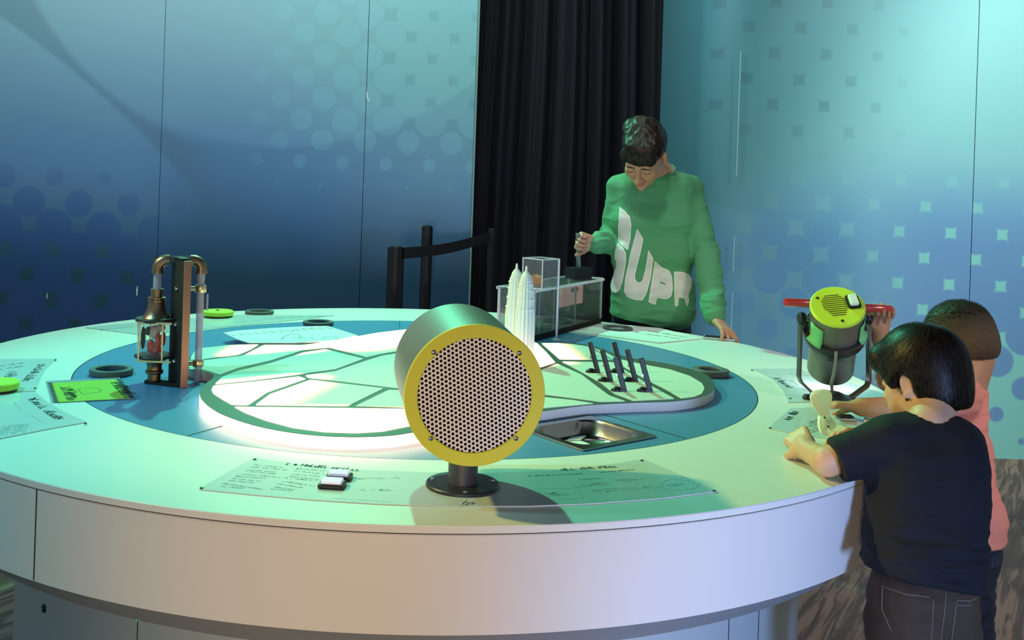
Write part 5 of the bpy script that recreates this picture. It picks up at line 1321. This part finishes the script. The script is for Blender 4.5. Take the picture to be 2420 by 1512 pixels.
    pm = mat('pale print', (206, 204, 200), 0.5, noise=0.12, nscale=25)
    om = mat('print outline', (236, 232, 226), 0.5)
    def decal(poly, m, off, name, th=0.0):
        bm = bmesh.new(); P = rounded([Vector(p) for p in poly], 3.0, 3); f = bm.faces.new([bm.verts.new((p.x, p.y, 0)) for p in P]); f.normal_update()
        bmesh.ops.triangulate(bm, faces=[f])
        for _ in range(5):
            es = [e for e in bm.edges if e.calc_length() > 4.0]
            if not es: break
            bmesh.ops.subdivide_edges(bm, edges=es, cuts=1, use_grid_fill=False); bmesh.ops.triangulate(bm, faces=[f for f in bm.faces if len(f.verts) > 3])
        cp_ = Vector((0, 0, CZ)); dead = []
        for v in bm.verts:
            d_ = ray(v.co.x, v.co.y); h, hn, _, _ = bvh.ray_cast(cp_, d_.normalized())
            if h is None or h.y > 4.05: dead.append(v); continue
            v.co = h + hn * off
        bmesh.ops.delete(bm, geom=dead, context='VERTS')
        return part(name, bm, m, t, smooth=True)
    for L_ in letters:
        P = s5(L_); c = sum((Vector(p) for p in P), Vector((0, 0))) / len(P)
        decal(P, om, 0.0012, 'print_outline')
        # inner field, inset
        n = len(P); ar = sum(P[i - 1][0] * P[i][1] - P[i][0] * P[i - 1][1] for i in range(n)); sg = 1 if ar > 0 else -1
        ins = []
        for i in range(n):
            a, b, c_ = Vector(P[i - 1]), Vector(P[i]), Vector(P[(i + 1) % n]); d0 = (b - a).normalized(); d1 = (c_ - b).normalized()
            nn = (Vector((-d0.y, d0.x)) + Vector((-d1.y, d1.x))); nn = nn.normalized() * sg
            ins.append(b + nn * 1.9)
        decal(ins, pm, 0.0022, 'print_letter')
    decal(s5([(724, 1078), (762, 1092), (764, 1102), (726, 1088)]), green, 0.003, 'print_gap')
    # trousers
    T = Field((bx_ - 0.26, 3.75, 0.0), (bx_ + 0.26, 4.22, 0.90), 0.006)
    hip = Pz(1542, 760, 3.985)
    T.cap(hip + (-0.06, 0.01, 0.0), hip + (0.05, 0.01, 0.0), 0.105, 0.105, 0.03, flat=(0, 1, 0), q=0.95)
    for s_ in (-1, 1):
        T.cap(hip + (s_ * 0.075, 0.015, -0.06), hip + (s_ * 0.09, 0.02, -0.38), 0.085, 0.062, 0.03); T.cap(hip + (s_ * 0.09, 0.02, -0.38), np.array((hip[0] + s_ * 0.09, 4.03, 0.09)), 0.062, 0.058, 0.02)
    cloth(T, 'trousers', t, mat('navy trousers', (26, 26, 44), 0.8, bump=0.2, bscale=300), 1)
    for s_ in (-1, 1):
        K = Field((hip[0] + s_ * 0.09 - 0.07, 3.80, 0.0), (hip[0] + s_ * 0.09 + 0.07, 4.15, 0.12), 0.005)
        K.cap((hip[0] + s_ * 0.09, 4.06, 0.045), (hip[0] + s_ * 0.095, 3.88, 0.034), 0.042, 0.036, 0.01, flat=(0, 0, 1), q=0.85); K.cut((0, 0, 0.004), (0, 0, -1))
        cloth(K, 'shoe', t, 'black', 1)
    # hair: thick textured top with a fringe falling over the forehead
    A = Field(H.c - 0.17, H.c + 0.17, 0.0032)
    A.ell(H.p(0, -0.022, 0.046), (0.083, 0.098, 0.088), H.R, 0.01); A.ell(H.p(-0.012, 0.030, 0.102), (0.072, 0.066, 0.026), H.R, 0.02); A.ell(H.p(0.015, -0.03, 0.104), (0.066, 0.06, 0.032), H.R, 0.02)
    A.ell(H.p(-0.02, 0.072, 0.060), (0.052, 0.026, 0.036), H.R, 0.02); A.ell(H.p(0.025, 0.070, 0.066), (0.04, 0.026, 0.032), H.R, 0.02)
    A.ell(H.p(0, 0.060, -0.035), (0.080, 0.062, 0.078), H.R, 0.008, sub=True)
    A.ell(H.p(0.0, 0.0, -0.11), (0.10, 0.2, 0.075), H.R, 0.008, sub=True)
    for s_ in (-1, 1): A.ell(H.p(s_ * 0.094, 0.0, -0.015), (0.036, 0.032, 0.042), H.R, 0.004, sub=True)
    hm = hair_mat('dark brown hair', (28, 20, 18), (58, 38, 31))
    me = A.mesh('hair', 2); wrinkle(me, 0.0035, 26, (1, 1, 1), 3); o = link('hair', me, hm); put(o, t)
    hair_strands(me, t, H, hm, 6000, 0.036, 0.0005, 4, 0.004, flow=lambda p, n_: Vector(H.R[:, 1]) * 0.6 - Vector(H.R[:, 2]) * 0.35 + (p - Vector(H.p(0, -0.06, 0.1))).normalized() * 0.6, curl=0.12)
    return t
man()
# ============================================================ CHILD IN THE DARK T-SHIRT
def jeans_pocket(bvh, pts, t, m, name='pocket_seam'):
    P = []
    n = len(pts)
    for i in range(n - 1):
        for k in range(8):
            x = pts[i][0] + (pts[i + 1][0] - pts[i][0]) * k / 8; y = pts[i][1] + (pts[i + 1][1] - pts[i][1]) * k / 8
            h, hn, _, _ = bvh.ray_cast(Vector((0, 0, CZ)), ray(x, y).normalized())
            if h: P.append(h + hn * 0.0005)
    if len(P) > 2: part(name, tube(P, 0.0011, 6), m, t, smooth=True)
def boy_dark():
    t = thing('person', 'child in a dark navy t-shirt and brown jeans leaning on the table, seen from behind', 'person', (0.84, 1.76, 0))
    vb = 0.0027
    H = HeadF(Pz(2176, 893, 1.95), (-0.52, 0.83, -0.30), 0.80)
    nb = Pz(2196, 1003, 1.86)
    shL, elL, wrL = Pz(2078, 1052, 1.84), Pz(1955, 1090, 1.862), Pz(1908, 1064, 1.945)
    shR, elR, wrR = Pz(2262, 1050, 1.88), Pz(2190, 1058, 1.97), Pz(2066, 1028, 2.05)
    S = Field((0.60, 1.55, 0.40), (1.10, 2.36, 1.14), vb)
    head(S, H, True)
    S.cap(H.p(0, -0.035, -0.05), nb, 0.040, 0.038, 0.02)
    pel = Pz(2186, 1400, 1.76)
    S.cap(nb + (0, 0.01, -0.09), pel + (0, 0, 0.05), 0.055, 0.060, 0.03, flat=(0, 1, 0), q=0.75); S.cap(nb, nb + (0, 0.01, -0.09), 0.036, 0.045, 0.01)
    for a, b, c in ((shL, elL, wrL), (shR, elR, wrR)):
        S.cap(nb + (0, 0, -0.035), a, 0.026, 0.032, 0.01); S.cap(a, b, 0.033, 0.027, 0.01); S.cap(b, c, 0.027, 0.020, 0.010)
    hand(S, wrL + (0, 0.004, 0.004), (-0.04, 0.80, 0.16), (0.62, 0.1, -0.78), 1, curl=(0.85, 0.95, 1.05, 1.1), spread=0.03, k=0.74, tcurl=0.7, tout=0.5, vr=vb)
    hand(S, wrR, (-0.90, 0.35, 0.02), (-0.2, -0.3, -0.95), -1, curl=(0.35, 0.45, 0.5, 0.6), spread=0.05, k=0.70, tcurl=0.4, tout=0.6, vr=vb)
    sk = skin_mat('skin fair', (214, 164, 134)); body_obj(S, t, sk, H, mat('child lips', (200, 122, 108), 0.45), mat('child eyebrow', (48, 34, 28), 0.8)); add_eyes(H, t)
    # t-shirt
    G = Field((0.60, 1.56, 0.55), (1.08, 2.06, 1.02), 0.0034)
    rows = [(2116, 2246, 1050, 1.86, 0.046, 1.15), (2134, 2246, 1100, 1.84, 0.054, 1.15), (2140, 2242, 1180, 1.815, 0.056, 1.2), (2138, 2234, 1260, 1.79, 0.054, 1.25), (2134, 2230, 1320, 1.77, 0.056, 1.28), (2128, 2222, 1368, 1.76, 0.057, 1.25), (2128, 2222, 1420, 1.76, 0.057, 1.25)]
    for (a, b, y, Y, r, q) in rows: G.cap(Pz(a, y, Y), Pz(b, y, Y), r, r, 0.04, flat=(0, 1, 0), q=q)
    for i in range(len(rows) - 1):
        a, b = rows[i], rows[i + 1]
        for f in (0.0, 0.5, 1.0):
            G.cap(Pz(a[0] + (a[1] - a[0]) * f, a[2], a[3]), Pz(b[0] + (b[1] - b[0]) * f, b[2], b[3]), a[4], b[4], 0.03, flat=(0, 1, 0), q=a[5])
    G.cap(nb + (0, 0, -0.018), shL + (0, 0, -0.002), 0.040, 0.042, 0.025); G.cap(nb + (0, 0, -0.018), shR, 0.040, 0.040, 0.025)
    sleeve = Pz(1978, 1086, 1.845)
    G.cap(shL + (0.01, 0, 0), sleeve, 0.046, 0.042, 0.02); G.cap(shR, elR + (0.02, -0.05, 0.0), 0.044, 0.042, 0.02)
    dv = N3(np.array(sleeve) - shL); sl, g = G._sub(np.array((0.60, 1.7, 0.78)), sleeve + 0.05)
    e0 = Pz(1978, 1094, 1.85)
    dc = (g[0][:, None, None] - e0[0]) * dv[0] + (g[1][None, :, None] - e0[1]) * dv[1] + (g[2][None, None, :] - e0[2]) * dv[2]
    G.F[sl] = np.where(g[0][:, None, None] < shL[0] - 0.02, np.maximum(G.F[sl], dc), G.F[sl])
    G.cap(H.p(0, -0.035, -0.05), nb + (-0.002, 0.0, 0.004), 0.041, 0.040, 0.004, sub=True)
    hl, hr_ = Pz(2055, 1336, 1.76), Pz(2316, 1374, 1.76); nv = np.array(((hr_ - hl)[2], 0, -(hr_ - hl)[0])); nv = nv / np.linalg.norm(nv); nv = nv if nv[2] < 0 else -nv
    G.cut(hl, nv)
    navy = mat('dark navy cotton', (19, 19, 29), 0.85, noise=0.08, nscale=10, bump=0.2, bscale=500)
    def wm(co): return 0.25 + np.clip(1 - np.abs(co[:, 2] - 0.71) / 0.06, 0, 1) + 0.4 * np.clip(1 - np.linalg.norm(co - shL, axis=1) / 0.09, 0, 1)
    cloth(G, 't_shirt', t, navy, 2, [dict(amp=0.005, freq=16, stretch=(0.5, 0.6, 2.0), seed=7, mask=wm), dict(amp=0.004, freq=6, seed=9, ridged=False)])
    # jeans
    T = Field((0.66, 1.60, 0.0), (1.02, 1.95, 0.70), 0.0042)
    a, b = Pz(2126, 1400, 1.76), Pz(2236, 1412, 1.765)
    T.cap(a, b, 0.052, 0.052, 0.02, flat=(0, 1, 0), q=1.25); T.cap(a + (0, 0.0, -0.06), b + (0.0, 0.0, -0.06), 0.054, 0.054, 0.03, flat=(0, 1, 0), q=1.3)
    kL, kR = Pz(2120, 1640, 1.78), Pz(2262, 1640, 1.80)
    T.cap(a + (0.004, 0, -0.06), kL, 0.056, 0.044, 0.02); T.cap(b + (-0.004, 0, -0.06), kR, 0.056, 0.044, 0.02)
    T.cap(kL, (kL[0], 1.80, 0.06), 0.046, 0.044, 0.02); T.cap(kR, (kR[0], 1.83, 0.06), 0.046, 0.044, 0.02)
    cm = (a + b) / 2 + (0.012, -0.072, -0.08); T.cap(cm + (0, 0, 0.05), cm + (0, 0.012, -0.10), 0.004, 0.010, 0.012, sub=True)
    jm = mat('brown jeans', (70, 53, 40), 0.8, noise=0.18, nscale=14, bump=0.3, bscale=350)
    jo = cloth(T, 'jeans', t, jm, 1, [dict(amp=0.004, freq=12, stretch=(1, 1, 1.5), seed=4)])
    bv = BVHTree.FromPolygons([v.co for v in jo.data.vertices], [list(p.vertices) for p in jo.data.polygons]); st = mat('brown stitching', (122, 100, 92), 0.8)
    for pl in ([(2082, 1384), (2140, 1404), (2206, 1412)], [(2206, 1412), (2203, 1470), (2198, 1530)], [(2086, 1386), (2084, 1440), (2110, 1498)], [(2260, 1418), (2290, 1420), (2312, 1410)], [(2260, 1420), (2254, 1470), (2246, 1530)], [(2262, 1430), (2300, 1430)], [(2236, 1388), (2231, 1450), (2220, 1530)], [(2150, 1372), (2200, 1382), (2236, 1392)], [(2236, 1392), (2270, 1392), (2304, 1404)]):
        jeans_pocket(bv, pl, t, st)
    for (k_, yy) in ((kL, 1.80), (kR, 1.83)):
        K = Field((k_[0] - 0.06, yy - 0.09, 0.0), (k_[0] + 0.06, yy + 0.17, 0.11), 0.004)
        K.cap((k_[0], yy - 0.01, 0.04), (k_[0] - 0.01, yy + 0.10, 0.03), 0.036, 0.030, 0.01, flat=(0, 0, 1), q=0.85); K.cut((0, 0, 0.004), (0, 0, -1)); cloth(K, 'shoe', t, 'black', 1)
    # bowl-cut hair
    A = Field(H.c - 0.16, H.c + 0.16, 0.0028)
    A.ell(H.p(0, -0.014, 0.036), np.array((0.085, 0.102, 0.093)) * 0.86, H.R, 0.01); A.ell(H.p(0, -0.046, -0.020), np.array((0.074, 0.066, 0.085)) * 0.86, H.R, 0.02)
    for s_ in (-1, 1): A.ell(H.p(s_ * 0.060, 0.004, 0.006), (0.020, 0.042, 0.042), H.R, 0.02)
    A.ell(H.p(0, 0.074, 0.060), (0.056, 0.024, 0.030), H.R, 0.02)
    A.ell(H.p(0, 0.075, -0.050), (0.085, 0.062, 0.075), H.R, 0.006, sub=True)
    A.ell(H.p(0, 0.0, -0.145), (0.12, 0.14, 0.058), H.R, 0.006, sub=True)
    for s_ in (-1, 1): A.ell(H.p(s_ * 0.094, -0.004, -0.024), (0.030, 0.026, 0.034), H.R, 0.005, sub=True)
    hm = hair_mat('black brown hair', (20, 15, 14), (46, 32, 26)); me = A.mesh('hair', 2)
    o = link('hair', me, hm); put(o, t)
    hair_strands(me, t, H, hm, 9000, 0.055, 0.0005, 6, 0.0035, curl=0.10, segs=6)
boy_dark()

# ============================================================ CHILD IN THE PINK T-SHIRT
def boy_pink():
    t = thing('person', 'child in a salmon pink t-shirt with cropped hair gripping the red lamp handle', 'person', (1.20, 2.28, 0))
    vb = 0.0028
    H = HeadF(Pz(2264, 812, 2.44), (-0.62, 0.70, -0.28), 0.86)
    nb = Pz(2280, 905, 2.40)
    shL, elL, wrL = Pz(2262, 945, 2.30), Pz(2150, 968, 2.32), Pz(2036, 962, 2.345)
    shR, elR, wrR = Pz(2245, 930, 2.52), Pz(2100, 895, 2.58), Pz(2080, 781, 2.572)
    S = Field((0.92, 2.05, 0.40), (1.52, 2.78, 1.16), vb)
    head(S, H, True)
    S.cap(H.p(0, -0.035, -0.05), nb, 0.044, 0.050, 0.02)
    pel = Pz(2276, 1300, 2.26)
    S.cap(nb + (0, 0.01, -0.10), pel, 0.052, 0.05, 0.02, flat=(0, 1, 0), q=0.75); S.cap(nb, nb + (0, 0.01, -0.10), 0.040, 0.045, 0.01)
    for a, b, c in ((shL, elL, wrL), (shR, elR, wrR)):
        S.cap(nb + (0, 0, -0.02), a, 0.036, 0.036, 0.02); S.cap(a, b, 0.037, 0.031, 0.01); S.cap(b, c, 0.032, 0.022, 0.012)
    hand(S, wrL, (-0.93, 0.25, 0.02), (-0.1, -0.1, -1.0), -1, curl=(0.30, 0.35, 0.45, 0.5), spread=0.06, k=0.74, tcurl=0.4, tout=0.6, vr=vb)
    hand(S, wrR, (0.02, -0.12, 0.95), (-0.15, -0.90, -0.1), -1, curl=(0.95, 1.0, 1.05, 1.1), spread=0.02, k=0.72, tcurl=0.7, tout=0.5, vr=vb)
    sk = skin_mat('skin tan', (186, 138, 108)); body_obj(S, t, sk, H, mat('child lips tan', (180, 108, 96), 0.45), mat('child eyebrow tan', (48, 34, 28), 0.8)); add_eyes(H, t)
    G = Field((1.00, 2.0, 0.45), (1.50, 2.72, 1.02), 0.004)
    rows = [(2246, 2262, 925, 2.41, 0.052, 1.0), (2246, 2262, 980, 2.38, 0.060, 1.0), (2246, 2268, 1060, 2.34, 0.064, 1.0), (2246, 2272, 1150, 2.30, 0.068, 1.0), (2246, 2288, 1220, 2.26, 0.070, 1.05), (2246, 2286, 1290, 2.24, 0.070, 1.05)]
    for i in range(len(rows) - 1):
        a, b = rows[i], rows[i + 1]
        for f in (0.0, 1.0):
            G.cap(Pz(a[0] + (a[1] - a[0]) * f, a[2], a[3]), Pz(b[0] + (b[1] - b[0]) * f, b[2], b[3]), a[4], b[4], 0.03, flat=(0, 1, 0), q=a[5] * 1.15)
    G.cap(nb + (0, 0, -0.02), shL, 0.042, 0.046, 0.025); G.cap(nb + (0, 0, -0.02), shR, 0.042, 0.046, 0.025)
    G.cap(shL, shL + (elL - shL) * 0.62, 0.048, 0.044, 0.02); G.cap(shR, shR + (elR - shR) * 0.60, 0.048, 0.046, 0.02)
    G.cap(H.p(0, -0.035, -0.05), nb + (0, 0.0, 0.006), 0.048, 0.049, 0.004, sub=True)
    G.cut(Pz(2310, 1272, 2.24), (0.02, 0, -1))
    pink = mat('salmon pink cotton', (240, 148, 132), 0.85, noise=0.05, nscale=10, bump=0.2, bscale=500)
    cloth(G, 't_shirt', t, pink, 2, [dict(amp=0.005, freq=13, stretch=(0.5, 0.6, 2.0), seed=17), dict(amp=0.004, freq=6, seed=19, ridged=False)])
    T = Field((1.02, 2.02, 0.0), (1.42, 2.45, 0.62), 0.005)
    a, b = Pz(2262, 1300, 2.25), Pz(2290, 1300, 2.25)
    T.cap(a, b, 0.066, 0.066, 0.02, flat=(0, 1, 0), q=1.1)
    kL, kR = Pz(2240, 1500, 2.24), Pz(2288, 1500, 2.30)
    T.cap(a + (-0.01, -0.01, -0.05), kL, 0.066, 0.050, 0.02); T.cap(b + (0.004, 0.02, -0.05), kR, 0.066, 0.052, 0.02)
    T.cap(kL, (kL[0], 2.24, 0.06), 0.05, 0.045, 0.02); T.cap(kR, (kR[0], 2.32, 0.06), 0.05, 0.045, 0.02)
    jo = cloth(T, 'jeans', t, mat('dark blue jeans', (40, 44, 60), 0.8, noise=0.25, nscale=10, bump=0.3, bscale=350), 1, [dict(amp=0.005, freq=12, stretch=(1, 1, 1.6), seed=14)])
    bv = BVHTree.FromPolygons([v.co for v in jo.data.vertices], [list(p.vertices) for p in jo.data.polygons]); st = mat('blue stitching', (96, 104, 122), 0.8)
    for pl in ([(2318, 1312), (2335, 1308), (2352, 1300)], [(2320, 1324), (2336, 1334), (2348, 1340)]): jeans_pocket(bv, pl, t, st)
    for (k_, yy) in ((kL, 2.24), (kR, 2.32)):
        K = Field((k_[0] - 0.07, yy - 0.09, 0.0), (k_[0] + 0.07, yy + 0.18, 0.11), 0.0045)
        K.cap((k_[0], yy - 0.01, 0.04), (k_[0] - 0.02, yy + 0.10, 0.03), 0.038, 0.032, 0.01, flat=(0, 0, 1), q=0.85); K.cut((0, 0, 0.004), (0, 0, -1)); cloth(K, 'shoe', t, 'black', 1)
    # short crop, faded at the sides
    A = Field(H.c - 0.16, H.c + 0.16, 0.003)
    A.ell(H.p(0, -0.014, 0.038), np.array((0.077, 0.097, 0.088)) * 0.86, H.R, 0.008); A.ell(H.p(0, -0.045, -0.010), np.array((0.070, 0.066, 0.066)) * 0.86, H.R, 0.02)
    A.ell(H.p(0, 0.085, -0.010), (0.10, 0.060, 0.070), H.R, 0.006, sub=True); A.ell(H.p(0, 0.02, -0.12), (0.12, 0.14, 0.075), H.R, 0.006, sub=True)
    for s_ in (-1, 1): A.ell(H.p(s_ * 0.085, -0.004, -0.020), (0.026, 0.024, 0.034), H.R, 0.005, sub=True)
    m, nt, b = new_mat('cropped hair'); x, y, z, tc = coords(nt); up_ = H.R[:, 2]; o0 = H.p(0, -0.01, 0.055)
    hgt = (x - float(o0[0])) * float(up_[0]) + (y - float(o0[1])) * float(up_[1]) + (z - float(o0[2])) * float(up_[2])
    L_ = nt.links; L_.new(cmix((hgt + noise(tc, 60) * 0.02).step(-0.03, 0.045), lin((84, 66, 52)), lin((26, 22, 18))), b.inputs['Base Color']); b.inputs['Roughness'].default_value = 0.8
    me = A.mesh('hair', 2); wrinkle(me, 0.0012, 160, seed=3, ridged=False); o = link('hair', me, m); put(o, t)
    hair_strands(me, t, H, hair_mat('short dark hair', (22, 18, 15), (48, 38, 30)), 3500, 0.018, 0.0005, 9, 0.004, flow=lambda p, n_: Vector(H.R[:, 1]) + Vector(H.R[:, 2]) * 0.2 if H.loc(np.array([p]))[0][2] > 0.07 else Vector((0, 0, 0)), segs=3)
boy_pink()
